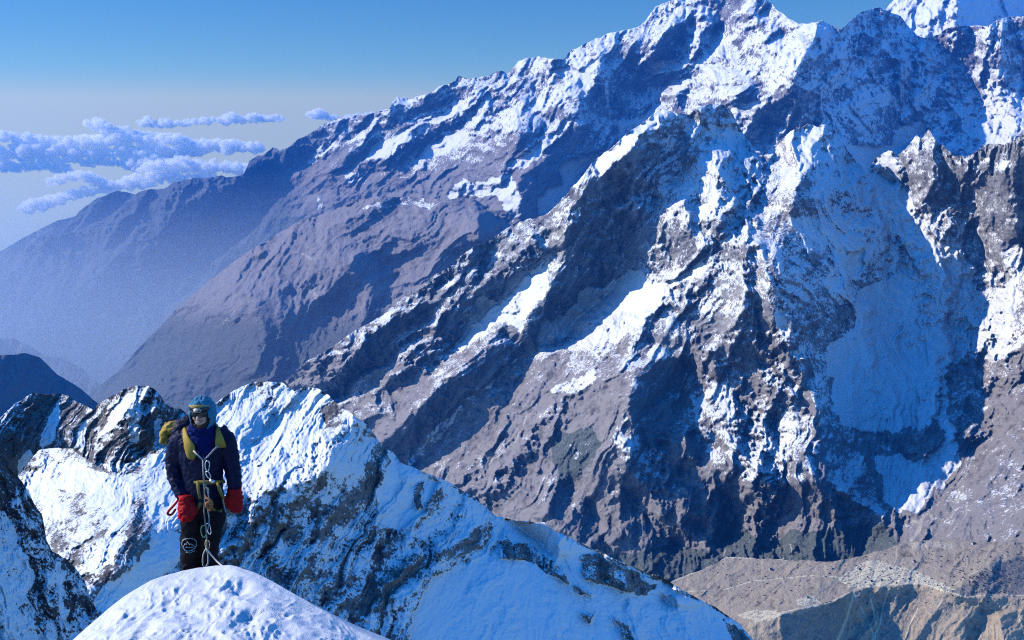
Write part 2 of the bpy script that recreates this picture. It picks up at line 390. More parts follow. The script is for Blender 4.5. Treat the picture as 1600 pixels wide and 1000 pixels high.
def mid_cover(x, y, wx, wy, S):
    sc_ = np.interp(y - .25 * (x - 800) * (x < 900), [430, 520, 600], [0, .45, 1.])
    sc_ = np.where((x > 1480), np.interp(y, [480, 600], [0, 1]), sc_)
    fo = 0 * x; pa = 0 * x
    for p in forest_mid: fo = np.maximum(fo, inside(wx, wy, p) * 1.0)
    for p in pale_mid: pa = np.maximum(pa, inside(wx, wy, p) * .52)
    for l, w in mid_streak: pa = np.maximum(pa, stroke(x + (wx - x) * .3, y, l, w))
    return dict(scrub=sc_, forest=blur(fo, 3), pale=pa)

mid_mat = rockmat('mountain_rock', 3.8)
o = terrain('mountain', mid_mat, mid_crest, [(380,700),(430,680),(560,760),(760,900),(900,940),(1040,960),(1380,900),(1420,880),(1660,875)], 380, 1650, 150, 960, 1.35,
    (4300, 880), .62, zx=[(380,1.32),(700,1.2),(1000,1.07),(1250,1.03),(1400,1.06),(1480,.98),(1650,.88)],
    shade=mid_shade, snow=mid_snow, base_snow=mid_base, cover=mid_cover, jag=2.6, amp=1.1, lit=-.68,
    flow=[(500,560,-50),(700,560,-50),(850,520,-50),(950,620,-40),(1000,300,-25),(850,750,-25),(1050,800,-5),(1150,300,0),(1200,800,0),(1300,800,10),(1250,430,50),(1350,380,50),(1400,550,25),(1450,480,10),(1500,350,0),(1560,650,-50),(1550,800,-40),(1200,600,-5),(1100,480,-35),(1560,300,-10)],
    seed=11, wy=.12, rib=1.55, streak=.55, skirt=(8, 60, .9), smooth_snow=.7)
tag(o, kind='structure')

# ------------------------------------------------------------------ the far range
R1 = [(1283,31),(1267,65),(1252,100),(1240,118),(1241,140),(1247,160),(1260,180),(1282,195),(1300,212),(1325,232),(1332,250),(1345,290),(1365,300),(1375,245),(1400,232),(1425,212),(1450,200),(1467,207),(1475,190),(1485,170),(1492,147),(1507,140),(1500,120),(1492,97),(1492,82),(1465,72),(1465,55),(1432,50),(1420,38),(1407,20),(1387,10),(1375,2),(1360,10),(1340,17),(1327,25),(1318,40),(1308,44),(1296,32),(1287,24)]
far_crest = [(-30,428),(-20,424),(16,400),(48,380),(76,368),(112,364),(160,344),(176,332),(200,312),(216,300),(236,294),(256,296),(272,284),(288,280),(312,280),(340,276),(380,272),(390,252),(400,247),(415,238),(427,230),(437,235),(450,231),(465,217),(485,210),(500,197),(525,186),(560,180),(585,177),(600,171),(610,170),(612,160),(622,151),(640,155),(670,145),(695,130),(710,127),(717,119),(732,125),(747,121),(760,119),(782,112),(795,115),(810,95),(822,88),(842,89),(847,92),(872,91),(880,92),(892,80),(915,67),(925,62),(940,60),(950,52),(1000,40),(1008,34),(1016,20),(1024,8),(1040,4),(1060,0),(1100,-15),(1150,-12),(1190,-5),(1206,6),(1216,16),(1230,28),(1248,38),(1260,39),(1285,30),(1300,39),(1310,45),(1322,41),(1327,32),(1340,22),(1360,15),(1375,10),(1387,17),(1407,25),(1420,42),(1432,55),(1450,59),(1465,57),(1475,47),(1492,40),(1522,41),(1542,40),(1562,30),(1577,26),(1600,25),(1660,20)]
far_shade = [
 ([(230,335),(330,305),(425,305),(385,375),(250,440),(120,520),(50,545),(150,450)], .45), ([(425,335),(505,335),(485,372),(400,405),(300,455),(190,540),(300,430),(385,380)], .5), ([(100,400),(180,350),(215,330),(190,380),(100,440),(20,480),(20,450)], .45),
 ([(1000,-60),(1285,-60),(1283,31),(1252,100),(1240,118),(1241,150),(1200,165),(1040,165),(1010,100)], -.95), ([(1430,-20),(1570,-20),(1568,140),(1575,190),(1540,250),(1490,260),(1495,200),(1492,80)], -.4), ([(1007,104),(1040,96),(1115,88),(1118,165),(1040,172),(1024,152)], -1.5),
 (R1, .8),
 ([(1570,35),(1600,30),(1660,30),(1660,215),(1600,205),(1580,190),(1570,165),(1568,140),(1565,115),(1570,80)], 1.1),
 [(1500,150),(1510,110),(1535,112),(1535,150),(1533,170),(1525,200),(1515,215),(1503,200),(1497,185),(1495,165)],
 ([(932,87),(965,87),(985,97),(1002,105),(1009,122),(1007,142),(1022,150),(1025,162),(1020,175),(982,212),(950,235),(927,255),(895,290),(875,322),(850,340),(820,348),(812,330),(812,300),(810,270),(830,267),(835,250),(850,230),(855,212),(882,200),(892,182),(905,157),(910,137),(922,135),(930,107)], .75),
 ([(815,165),(825,170),(847,180),(867,192),(860,205),(840,222),(825,230),(810,235),(812,200)], 1.1),
 [(822,125),(845,120),(840,140),(835,165),(820,160),(805,150),(780,165),(790,150)],
 ([(600,252),(625,230),(665,210),(700,192),(730,180),(732,187),(710,200),(687,217),(665,240),(650,252),(620,258)], 1.0),
 ([(612,165),(622,152),(640,158),(670,148),(700,135),(720,150),(712,165),(690,175),(660,185),(640,192),(620,190),(612,180)], .6),
 ([(738,130),(760,122),(782,114),(800,118),(795,135),(770,145),(745,160),(725,172),(715,165),(735,150)], .6),
 ([(440,237),(485,212),(525,188),(560,184),(590,185),(600,200),(570,205),(540,215),(515,210),(510,220),(490,235),(475,250),(455,255),(440,250)], .7),
 [(560,225),(590,210),(600,212),(585,230),(560,245),(535,265),(515,280),(520,265),(545,240)],
 ([(1008,85),(1040,45),(1060,38),(1087,28),(1082,44),(1062,64),(1057,80),(1040,97),(1013,100)], 1.5),
 ([(1100,45),(1125,32),(1130,48),(1117,62),(1107,87),(1083,92),(1088,75),(1096,60)], 1.5),
 ([(1195,62),(1215,40),(1220,50),(1210,62),(1195,72)], 1.3), ([(1180,18),(1195,12),(1192,22),(1180,28),(1172,34)], 1.3),
 ([(1155,172),(1190,167),(1215,157),(1222,162),(1205,182),(1195,207),(1185,228),(1165,217),(1155,192)], 1.3),
 [(1058,145),(1072,142),(1075,165),(1065,175),(1058,165)],
 ([(280,285),(330,282),(380,275),(400,255),(430,240),(440,260),(420,290),(400,310),(370,330),(340,330),(330,310),(300,330),(270,345),(250,330)], .5),
 ([(60,400),(150,352),(200,318),(215,310),(230,330),(200,370),(150,400),(90,440)], .4),
]
far_snow = [
 ([(1320,228),(1340,228),(1370,230),(1395,225),(1405,205),(1430,190),(1450,195),(1445,205),(1420,220),(1400,235),(1360,300),(1345,290),(1340,250)], .95),
 ([(1500,182),(1527,182),(1522,205),(1512,214),(1503,205)], 1.0),
 ([(1535,120),(1560,100),(1570,80),(1568,140),(1575,180),(1585,190),(1560,205),(1530,205),(1527,180),(1535,150)], .75),
 ([(1530,205),(1560,203),(1562,225),(1545,228),(1530,225)], 1.0),
 ([(947,232),(910,242),(882,262),(875,287),(842,305),(845,340),(875,322),(895,290),(927,257)], 1.0),
 ([(1005,180),(1022,165),(1018,178),(985,210),(965,222),(968,205),(960,190),(975,188)], .92),
 ([(711,165),(705,170),(680,182),(650,195),(625,205),(600,215),(580,228),(572,250),(590,245),(615,235),(640,215),(670,200),(700,185),(712,172)], .72),
 ([(515,210),(530,210),(560,215),(575,205),(575,215),(550,225),(520,235),(495,248),(475,252),(490,240),(505,225)], .56),
 ([(815,165),(800,168),(770,175),(740,185),(715,205),(690,220),(665,240),(660,248),(690,240),(720,225),(760,210),(800,190),(812,180)], .55),
 ([(700,295),(720,285),(760,280),(800,270),(812,300),(815,330),(800,345),(790,320),(770,305),(740,310),(710,310)], .66),
 ([(932,87),(925,95),(900,110),(870,112),(850,112),(880,120),(905,118),(905,137),(910,137),(900,165),(885,190),(865,210),(850,215),(835,225),(820,240),(800,250),(795,262),(820,265),(835,250),(850,230),(882,200),(905,157),(922,130),(930,107)], .85),
 ([(1150,165),(1175,155),(1205,148),(1195,160),(1170,168)], 1.0),
 ([(540,275),(560,268),(570,280),(555,295),(545,290)], .5),
 ([(498,305),(502,300),(504,325),(499,330)], .55),
 ([(1005,122),(1040,118),(1080,112),(1150,108),(1150,115),(1050,122),(1050,160),(1025,165),(1022,150),(1007,142)], .35),
 ([(1005,98),(1040,92),(1062,100),(1045,106),(1008,108)], .95),
]
def far_base(x, y):
    lo = np.interp(y + .10 * (x - 800), [150, 200, 250, 300], [.46, .40, .26, .04])
    lo = lo * np.interp(x, [380, 480, 620], [0, .6, 1])
    hi = np.interp(y, [0, 90, 160, 250], [.43, .43, .43, .41])
    w = np.clip((x - 880) / 120, 0, 1)
    s = lo * (1 - w) + hi * w
    return np.where(inside(x, y, R1), .46, s)
def far_cover(x, y, wx, wy, S):
    sc_ = np.interp(y + .12 * (x - 700), [190, 250], [0, 1]) * (x < 850) * np.interp(x, [400, 520], [.3, 1])
    fo = np.interp(x, [400, 520], [1, 0]) * np.interp(y, [240, 300], [.7, 1])
    fo = np.where((y > 340) & (x < 560), .8, fo)
    pa = 0 * x
    for l, w in [([(1003,102),(1040,92),(1062,98)],2),([(1540,42),(1562,31),(1600,27)],2.5)]: pa = np.maximum(pa, 0 * stroke(x, y, l, w))
    return dict(scrub=sc_, forest=fo, pale=pa)
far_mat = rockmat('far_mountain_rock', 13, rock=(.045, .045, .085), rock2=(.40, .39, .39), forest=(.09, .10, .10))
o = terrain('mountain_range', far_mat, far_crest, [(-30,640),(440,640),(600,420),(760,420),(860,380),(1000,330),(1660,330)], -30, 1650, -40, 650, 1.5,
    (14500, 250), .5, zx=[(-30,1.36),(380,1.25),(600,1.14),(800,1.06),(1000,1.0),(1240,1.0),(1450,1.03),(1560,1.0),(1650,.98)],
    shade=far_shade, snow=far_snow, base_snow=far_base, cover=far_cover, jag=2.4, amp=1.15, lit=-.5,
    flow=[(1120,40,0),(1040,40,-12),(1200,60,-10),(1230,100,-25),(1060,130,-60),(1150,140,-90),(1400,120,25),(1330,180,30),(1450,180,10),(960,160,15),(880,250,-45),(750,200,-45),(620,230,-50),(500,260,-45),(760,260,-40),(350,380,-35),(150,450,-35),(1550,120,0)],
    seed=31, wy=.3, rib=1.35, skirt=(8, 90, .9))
tag(o, kind='structure')

# the white peak behind it
peak_mat = rockmat('ice_wall', 18.)
o = terrain('mountain_peak', peak_mat, [(1340,60),(1375,26),(1387,10),(1396,0),(1405,-12),(1440,-40),(1497,-60),(1560,-50),(1660,-40)], [(1340,90),(1660,90)], 1340, 1650, -80, 95, 1.6,
    (20000, 60), .45, shade=[([(1494,-70),(1660,-70),(1660,100),(1492,100)], .9)], base_snow=lambda x, y: np.where(x < 1494, .55, .68), amp=.9, lit=-.6, jag=2,
    flow=[(1440,20,-8),(1550,20,25)], seed=51, skirt=(6, 120, .9), snow_amp=.5)
tag(o, kind='structure')

# ------------------------------------------------------------------ the brown shoulder in front of the range
sh_mat = rockmat('shoulder_ground', 9.5, scrub=(.23, .21, .215), forest=(.09, .10, .10))
sh_snow = [([(560,318),(600,308),(650,312),(690,316),(660,325),(600,325)], .44)]
def sh_cover(x, y, wx, wy, S):
    pa = 0 * x
    for l, w in [([(478,440),(484,448),(495,462),(497,472)],4.5),([(452,468),(446,485),(444,500)],3),([(585,395),(560,410),(535,430)],1.8),([(460,402),(490,405)],2.5),([(405,480),(430,465)],1.8),([(620,400),(600,430),(585,470)],1.6),([(380,470),(340,520)],1.4)]:
        pa = np.maximum(pa, stroke(wx, wy, l, w))
    return dict(scrub=1 + 0 * x, forest=np.interp(y, [420, 520], [0, .65]), pale=pa)
o = terrain('hill', sh_mat, [(120,640),(150,606),(185,580),(215,545),(250,510),(280,478),(310,455),(350,420),(395,388),(420,375),(470,345),(520,330),(560,313),(600,306),(640,308),(690,312),(725,310),(742,312),(770,330),(790,345),(830,375),(880,400)], [(120,700),(460,700),(700,520),(880,460)], 120, 880, 290, 710, 1.5,
    (10500, 480), .85, zx=[(120,1.22),(450,1.0),(880,.98)],
    shade=[([(394,460),(440,448),(475,447),(480,465),(500,470),(520,455),(540,450),(540,470),(510,490),(490,500),(465,530),(455,555),(470,575),(430,590),(400,585),(405,550),(415,525),(405,490)], .9), ([(740,312),(790,345),(840,380),(770,375),(745,392),(752,360),(748,340)], 1.3),
           ([(560,395),(590,400),(600,420),(560,430),(540,425)], .6), ([(575,455),(600,430),(620,425),(600,470),(570,490)], .6)],
    snow=sh_snow, base_snow=lambda x, y: .05, cover=sh_cover, jag=1.6, amp=.75, lit=-.4, snow_amp=.3,
    flow=[(300,500,-45),(450,480,-15),(600,350,-60),(650,400,-45),(550,520,-20)], seed=61, skirt=(8, 90, .8))
tag(o, kind='structure')

# ------------------------------------------------------------------ hills of the hazy valley
hill_mat = rockmat('forested_hill', 16., scrub=(.24, .2, .2), forest=(.10, .12, .12))
def hazy(name, crest, bottom, x0, x1, y0, y1, z, cot, seed, a=.1, amp=.6, jag=1.0, shade=(), zx=()):
    o = terrain(name, hill_mat, crest, bottom, x0, x1, y0, y1, 1.8, z, cot, zx=zx, lit=a, base_snow=lambda x, y: -.5, snow_amp=0., shade=shade,
        cover=lambda x, y, wx, wy, S: dict(scrub=1 + 0 * x, forest=.6 + 0 * x), jag=jag, amp=amp, flow=[(0, 0, -30)], seed=seed, skirt=(8, 150, .8))
    return tag(o, kind='structure')
hazy('hill', [(-60,560),(0,555),(40,552),(62,558),(90,585),(120,603),(155,632),(190,665),(240,720)], [(-60,780),(240,780)], -60, 240, 540, 790, (8500, 640), .8, 71, a=.75)
hazy('hill', [(-60,525),(0,528),(20,528),(45,540),(70,556),(100,560),(130,577),(150,596),(170,616),(200,640)], [(-60,700),(200,700)], -60, 200, 515, 705, (15500, 600), .9, 73, a=.2)
hazy('hill', [(-60,470),(-20,452),(0,440),(20,425),(40,412),(90,372),(124,330),(152,309),(184,298),(208,303),(240,310),(290,330)], [(-60,560),(290,460)], -60, 290, 285, 565, (21500, 400), .5, 75, a=.1)
hazy('hill', [(-80,408),(-40,398),(0,392),(40,370),(90,344),(130,335),(170,345),(220,360)], [(-80,520),(220,480)], -80, 220, 320, 525, (22800, 420), .5, 79, a=.1)
# ------------------------------------------------------------------ terrace with fields at the foot of the massif
ter_mat = rockmat('terrace_ground', 2.1, scrub=(.36, .285, .20), forest=(.13, .125, .12), pale=(.80, .70, .48))
fields = [[(1310,905),(1340,882),(1370,873),(1390,880),(1420,888),(1455,902),(1490,920),(1478,925),(1435,911),(1375,914),(1330,919)], [(1245,935),(1270,931),(1285,944),(1262,949),(1245,945)], [(1150,962),(1180,953),(1235,955),(1215,968),(1180,970)]]
trails = [([(1052,925),(1086,924),(1127,922),(1176,908),(1225,904),(1270,899),(1311,902)], 1.5), ([(1180,972),(1244,951),(1292,945),(1322,928),(1340,919),(1375,915),(1435,911),(1476,922),(1506,932),(1550,930),(1600,930),(1660,935)], 1.7),
 ([(1052,908),(1090,893),(1124,877),(1135,871),(1187,872),(1232,875)], 1.6), ([(1476,922),(1510,900),(1535,890)], 1.5),
 ([(1334,930),(1326,955),(1316,985),(1305,1010)], 3.5), ([(1345,948),(1355,968),(1366,990),(1360,1010)], 2.2), ([(1388,922),(1380,950),(1374,975),(1364,1010)], 3.2), ([(1358,930),(1366,958),(1370,985)], 2.2), ([(1434,950),(1420,980),(1412,1005)], 1.5), ([(1472,935),(1465,950)], 1.4), ([(1590,960),(1600,990)], 2)]
def ter_edge(x):
    """brow of the terrace, where the ground drops away"""
    xe = np.arange(900, 1740, 4.0)
    e = np.interp(xe, [960, 1180, 1244, 1292, 1340, 1375, 1435, 1476, 1506, 1560, 1660], [992, 972, 953, 946, 924, 917, 913, 925, 935, 933, 940]) + (fbm(xe / 22, xe * 0, 331, 4) - .5) * 12
    return np.interp(x, xe, np.convolve(np.pad(e, 4, mode='edge'), np.ones(9) / 9, 'valid'))
def ter_cover(x, y, wx, wy, S):
    pa = 0 * x
    for p in fields:
        w = fbm(x / 10, y / 6, 301, 3)
        u = (x + y * 1.5) / 11 + w * 2; v = (y + .25 * x) / 7.5 + w
        wall = np.minimum(np.abs((u % 1) - .5), np.abs((v % 1) - .5))
        pa = np.maximum(pa, inside(x + (wx - x) * .5, y + (wy - y) * .4, p) * np.where(wall < .09, .1, .9 + .3 * w))
    for l, w in trails: pa = np.maximum(pa, stroke(x + (wx - x) * .25, y + (wy - y) * .15, l, w))
    pa = np.maximum(pa, inside(wx, wy, [(1416,850),(1445,845),(1500,850),(1490,858),(1440,858),(1425,856)]) * .5)
    fo = .55 * inside(wx, wy, [(1520,905),(1560,880),(1600,868),(1660,865),(1660,930),(1540,930),(1480,922)]) + .5 * inside(wx, wy, [(1222,962),(1300,945),(1325,928),(1318,960),(1308,1020),(1222,1020)]) + .45 * inside(wx, wy, [(1380,925),(1480,930),(1500,950),(1420,1020),(1375,1020)])
    return dict(scrub=1 + 0 * x, forest=blur(fo, 2), pale=pa, snow=-.5 + 0 * x)
o = terrain('hillside', ter_mat, [(960,960),(1020,925),(1052,907),(1090,892),(1124,877),(1135,870),(1187,872),(1232,874),(1300,878),(1337,870),(1375,861),(1416,847),(1442,844),(1500,845),(1600,848),(1660,850)], [(960,1030),(1660,1030)], 960, 1660, 830, 1035, 1.0,
    (2950, 880), lambda x, y: math.log(2950) * F - np.where(y < ter_edge(x), (y - 880) * 2.0, (ter_edge(x) - 880) * 2.0 + (y - ter_edge(x)) * .55), shade=[([(1222,960),(1250,950),(1300,946),(1328,928),(1322,960),(1308,1030),(1222,1030)], 1.0), ([(1338,935),(1360,925),(1375,935),(1360,960),(1350,975),(1340,960)], .9), ([(1500,905),(1560,878),(1600,866),(1660,862),(1660,925),(1560,925),(1500,930)], .55), ([(1475,935),(1510,940),(1540,960),(1500,1030),(1410,1030),(1440,985)], .5), ([(1560,960),(1600,950),(1660,950),(1660,1030),(1570,1030)], .6)],
    base_snow=lambda x, y: -.5, cover=ter_cover, jag=1.3, amp=.42, blocky=1.2, gain=1.0, lit=-.30, snow_amp=0, flow=[(1300,980,-15),(1500,980,-30),(1200,920,-60)], seed=81, skirt=(8, 60, .8), wl=(60, 24, 11, 6, 3.2), L=150, warp=.6)
tag(o, kind='structure')

# ------------------------------------------------------------------ two snowy rock peaks behind the climber
pk_mat = rockmat('snowy_rock', .35, rock=(.045, .032, .055), rock2=(.22, .205, .2), fs=.33)
o = terrain('ridge', pk_mat, [(-30,668),(0,651),(13,640),(25,630),(42,619),(52,615),(67,616),(84,617),(90,616),(105,617),(118,626),(143,639),(147,641),(151,634),(168,624),(185,615),(193,608),(212,604),(231,603),(243,609),(250,617),(258,630),(271,636),(281,638),(290,645),(300,658),(340,690),(400,700)], [(-30,800),(400,800)], -30, 400, 590, 810, .85,
    (430, 700), .55, zx=[(-30,1.12),(145,1.06),(155,1.0),(400,.95)],
    shade=[([(-30,660),(52,610),(105,612),(145,640),(155,660),(150,700),(140,720),(0,760),(-30,760)], .75), ([(240,607),(258,628),(290,643),(300,660),(265,690),(230,700),(225,725),(205,725),(190,740),(166,740),(140,722),(160,702),(190,680),(215,690),(225,650),(240,640)], .95), ([(200,632),(222,628),(220,650),(214,690),(198,690),(200,660)], .7)],
    snow=[([(90,632),(95,640),(90,665),(85,690),(70,700),(60,700),(65,680),(75,655),(82,640)], .95), ([(45,700),(52,712),(28,742),(25,722)], 1.0), ([(125,665),(138,655),(132,690),(122,705),(118,690)], .8), ([(200,632),(222,628),(220,650),(214,690),(198,690),(200,660)], .72), ([(240,660),(252,655),(252,695),(242,698)], .8), ([(185,620),(230,606),(245,615),(240,640),(228,650),(205,640),(185,660),(170,690),(150,690),(170,650)], .52)],
    base_snow=lambda x, y: np.where(x < 147, .22, .32), jag=1.8, amp=.9, lit=-.3, flow=[(70,680,-25),(200,660,-30)], seed=91, skirt=(8, 6, 1.0), wl=(40, 20, 10, 5, 2.6), L=400, smooth_snow=.6, warp=.7)
tag(o, kind='structure')

# ------------------------------------------------------------------ the near ridge running down to the right
nr_shade = [(560,645),(552,662),(535,669),(516,685),(514,715),(497,742),(481,756),(449,756),(406,766),(379,764),(340,790),(300,822),(277,822),(240,813),(231,804),(224,784),(211,802),(198,839),(187,861),(178,888),(150,913),(136,908),(110,880),(90,1060),(1240,1060),(1240,1020),(1170,985),(1100,940),(958,868),(900,842),(870,828),(850,812),(800,808),(740,772),(700,745),(650,728),(610,700),(580,668)]
nr_snow = [
 ([(345,640),(365,614),(395,600),(416,597),(441,601),(460,614),(473,608),(495,608),(512,620),(520,640),(515,670),(505,700),(490,735),(450,752),(380,760),(370,700),(360,680)], .56),
 ([(440,600),(460,614),(473,608),(495,608),(512,622),(500,660),(490,700),(440,720),(430,650)], .64),
 ([(560,665),(590,690),(575,720),(555,760),(530,790),(500,790),(510,740),(530,700)], .60),
 ([(600,705),(650,735),(690,752),(660,800),(620,830),(590,820),(590,760)], .86),
 ([(700,756),(740,785),(770,815),(740,840),(680,850),(640,840),(680,800)], .56),
 ([(790,812),(850,820),(900,850),(960,880),(1020,905),(1120,955),(1180,1000),(1180,1060),(640,1060),(640,960),(700,900),(760,870),(830,880),(870,905),(800,860)], .95),
 ([(640,960),(680,900),(740,875),(830,890),(900,930),(960,980),(960,1060),(640,1060)], 1.0),
 ([(800,812),(850,817),(870,832),(882,858),(870,870),(850,850),(825,835)], 1.0),
 ([(230,745),(262,740),(285,760),(300,790),(290,815),(245,806),(232,795)], .72),
 ([(85,730),(120,715),(150,740),(185,745),(215,745),(225,770),(205,790),(195,840),(175,880),(150,900),(150,870),(180,810),(130,770),(90,760)], .55),
 ([(40,745),(60,730),(100,740),(90,780),(70,790),(50,765)], .50),
 ([(250,830),(290,835),(280,880),(220,920),(170,960),(140,940),(160,920),(200,890),(230,860)], .85),
]
nr_dark = [[(585,690),(600,700),(608,720),(590,760),(575,775),(565,760),(578,720)],[(535,765),(560,770),(585,775),(580,790),(550,790),(530,785)],[(430,800),(445,790),(440,830),(425,860),(415,845)],[(500,800),(545,780),(520,830),(490,850),(480,840)],[(690,860),(720,850),(760,810),(776,808),(765,835),(740,860),(690,880),(640,900),(610,940),(580,960),(560,1000),(540,990),(570,930),(600,890),(640,870)],
 [(780,850),(830,850),(870,880),(890,910),(870,905),(820,880),(790,870)],[(905,868),(935,868),(985,895),(1030,915),(1010,930),(960,920),(930,910),(905,895)],[(895,915),(930,930),(905,930)],[(900,960),(930,962),(920,975)],[(960,965),(985,975),(1000,1010),(985,1010)],[(1130,970),(1160,985),(1185,1010),(1150,1010)],[(224,784),(240,815),(232,860),(205,890),(190,880),(198,839),(211,802)],[(650,760),(665,745),(660,790),(648,800)],[(370,830),(400,800),(395,850),(370,880)]]
def nr_base(x, y):
    s = np.where(x < 230, .26, .45)
    s = np.where((x > 330) & (y > 760), .36, s)
    return s
for p in nr_dark: nr_snow.append((p, .20))
nr_snow.append(([(500,640),(520,628),(540,640),(545,655),(525,668),(512,685),(508,665)], .25))
nr_mat = rockmat('ridge_rock_and_snow', .28, rock=(.045, .032, .05), rock2=(.24, .23, .22), bump=.8, fs=.33)
o = terrain('ridge', nr_mat, [(20,752),(29,742),(61,703),(80,701),(113,701),(143,722),(166,737),(187,740),(195,725),(212,722),(232,708),(250,708),(265,690),(285,665),(310,648),(335,631),(365,610),(395,597),(416,595),(441,599),(460,612),(473,606),(495,606),(514,618),(530,637),(546,642),(554,650),(573,664),(589,683),(600,699),(614,707),(627,723),(654,734),(681,745),(700,753),(728,771),(754,787),(776,806),(802,813),(850,816),(866,829),(898,845),(936,861),(958,874),(1000,890),(1040,905),(1080,930),(1120,950),(1150,970),(1170,990),(1190,1015),(1240,1060)], [(20,1060),(1240,1090)], 20, 1240, 585, 1095, .95,
    (300, 760), .58, zx=[(20,1.02),(180,.95),(230,.97),(350,1.0),(500,.98),(700,.97),(900,.97),(1240,.97)],
    shade=[(nr_shade, .95), ([(395,650),(430,630),(425,660),(405,690),(385,700),(370,690)], .5), ([(800,812),(850,817),(870,832),(882,858),(870,870),(850,850),(825,835)], -.8), ([(1035,925),(1055,935),(1060,950),(1045,945)], -.8),
           ([(640,890),(690,865),(720,870),(660,960),(640,1000),(610,1000),(615,940)], 1.1)],
    snow=nr_snow, base_snow=nr_base, jag=1.5, amp=1.1, lit=-.45, snow_amp=.75,
    flow=[(100,800,-35),(200,760,-40),(420,680,-25),(480,660,-22),(450,850,-25),(600,850,-25),(750,800,-15),(700,950,-45),(900,950,30),(1050,960,30)], seed=121, gain=1.3, rib=1.05, skirt=(8, 5, 1.1), wl=(70, 34, 16, 8, 4), L=900, smooth_snow=.75, warp=.8)
tag(o, kind='structure')

# ------------------------------------------------------------------ the dark cliff at the left
cl_mat = rockmat('dark_cliff', .075, rock=(.03, .022, .035), rock2=(.09, .08, .09), fs=.33)
o = terrain('cliff', cl_mat, [(-40,680),(-20,692),(0,712),(15,728),(30,748),(45,770),(56,790),(66,806),(73,846),(81,861),(105,875),(120,890),(132,905),(141,934),(152,956),(160,1000),(170,1060)], [(-40,1060),(170,1070)], -40, 170, 660, 1080, .8,
    (80, 850), .5, shade=[([(-60,600),(300,600),(300,1100),(-60,1100)], .6)], snow=[([(-20,800),(10,800),(30,840),(50,900),(40,940),(10,960),(-20,940)], .62), ([(85,870),(95,880),(95,920),(105,960),(95,960),(88,910)], .7), ([(45,960),(60,1000),(0,1000),(10,970)], .55)],
    base_snow=lambda x, y: np.interp(y, [720, 830, 1000], [.22, .36, .42]), jag=1.6, amp=.9, lit=.6, flow=[(40,850,20)], seed=141, skirt=(8, 2.0, 1.2), wl=(60, 30, 15, 8, 4), L=200, warp=.8, snow_amp=.6)
tag(o, kind='structure')

# ------------------------------------------------------------------ the snow the picture is taken from
def snow_mat():
    m, nt, b = newmat('wind_packed_snow'); N = nt.nodes; Lk = nt.links.new
    tc = N.new('ShaderNodeTexCoord')
    def noise(scale, detail, stretch=(1, 1, 1)):
        mp = N.new('ShaderNodeMapping'); mp.inputs['Scale'].default_value = stretch; Lk(tc.outputs['Object'], mp.inputs['Vector'])
        n = N.new('ShaderNodeTexNoise'); n.inputs['Scale'].default_value = scale; n.inputs['Detail'].default_value = detail; Lk(mp.outputs[0], n.inputs['Vector']); return n.outputs['Fac']
    a_ = noise(9, 6, (1, .45, 1)); g = noise(160, 3)
    mx = N.new('ShaderNodeMix'); mx.data_type = 'RGBA'; mx.inputs[6].default_value = (.74, .76, .78, 1); mx.inputs[7].default_value = (.86, .86, .86, 1); Lk(a_, mx.inputs[0])
    Lk(mx.outputs[2], b.inputs['Base Color']); b.inputs['Roughness'].default_value = .55; b.inputs['Specular IOR Level'].default_value = .3
    ad = N.new('ShaderNodeMath'); ad.operation = 'MULTIPLY_ADD'; Lk(g, ad.inputs[0]); ad.inputs[1].default_value = .3; Lk(a_, ad.inputs[2])
    bp = N.new('ShaderNodeBump'); bp.inputs['Strength'].default_value = .55; bp.inputs['Distance'].default_value = .03
    Lk(ad.outputs[0], bp.inputs['Height']); Lk(bp.outputs[0], b.inputs['Normal'])
    return m
PRINTS = [(-1.95, 5.75), (-1.72, 5.2), (-1.78, 4.55), (-1.5, 4.0), (-1.55, 3.45), (-2.35, 5.0), (-2.2, 4.3)]
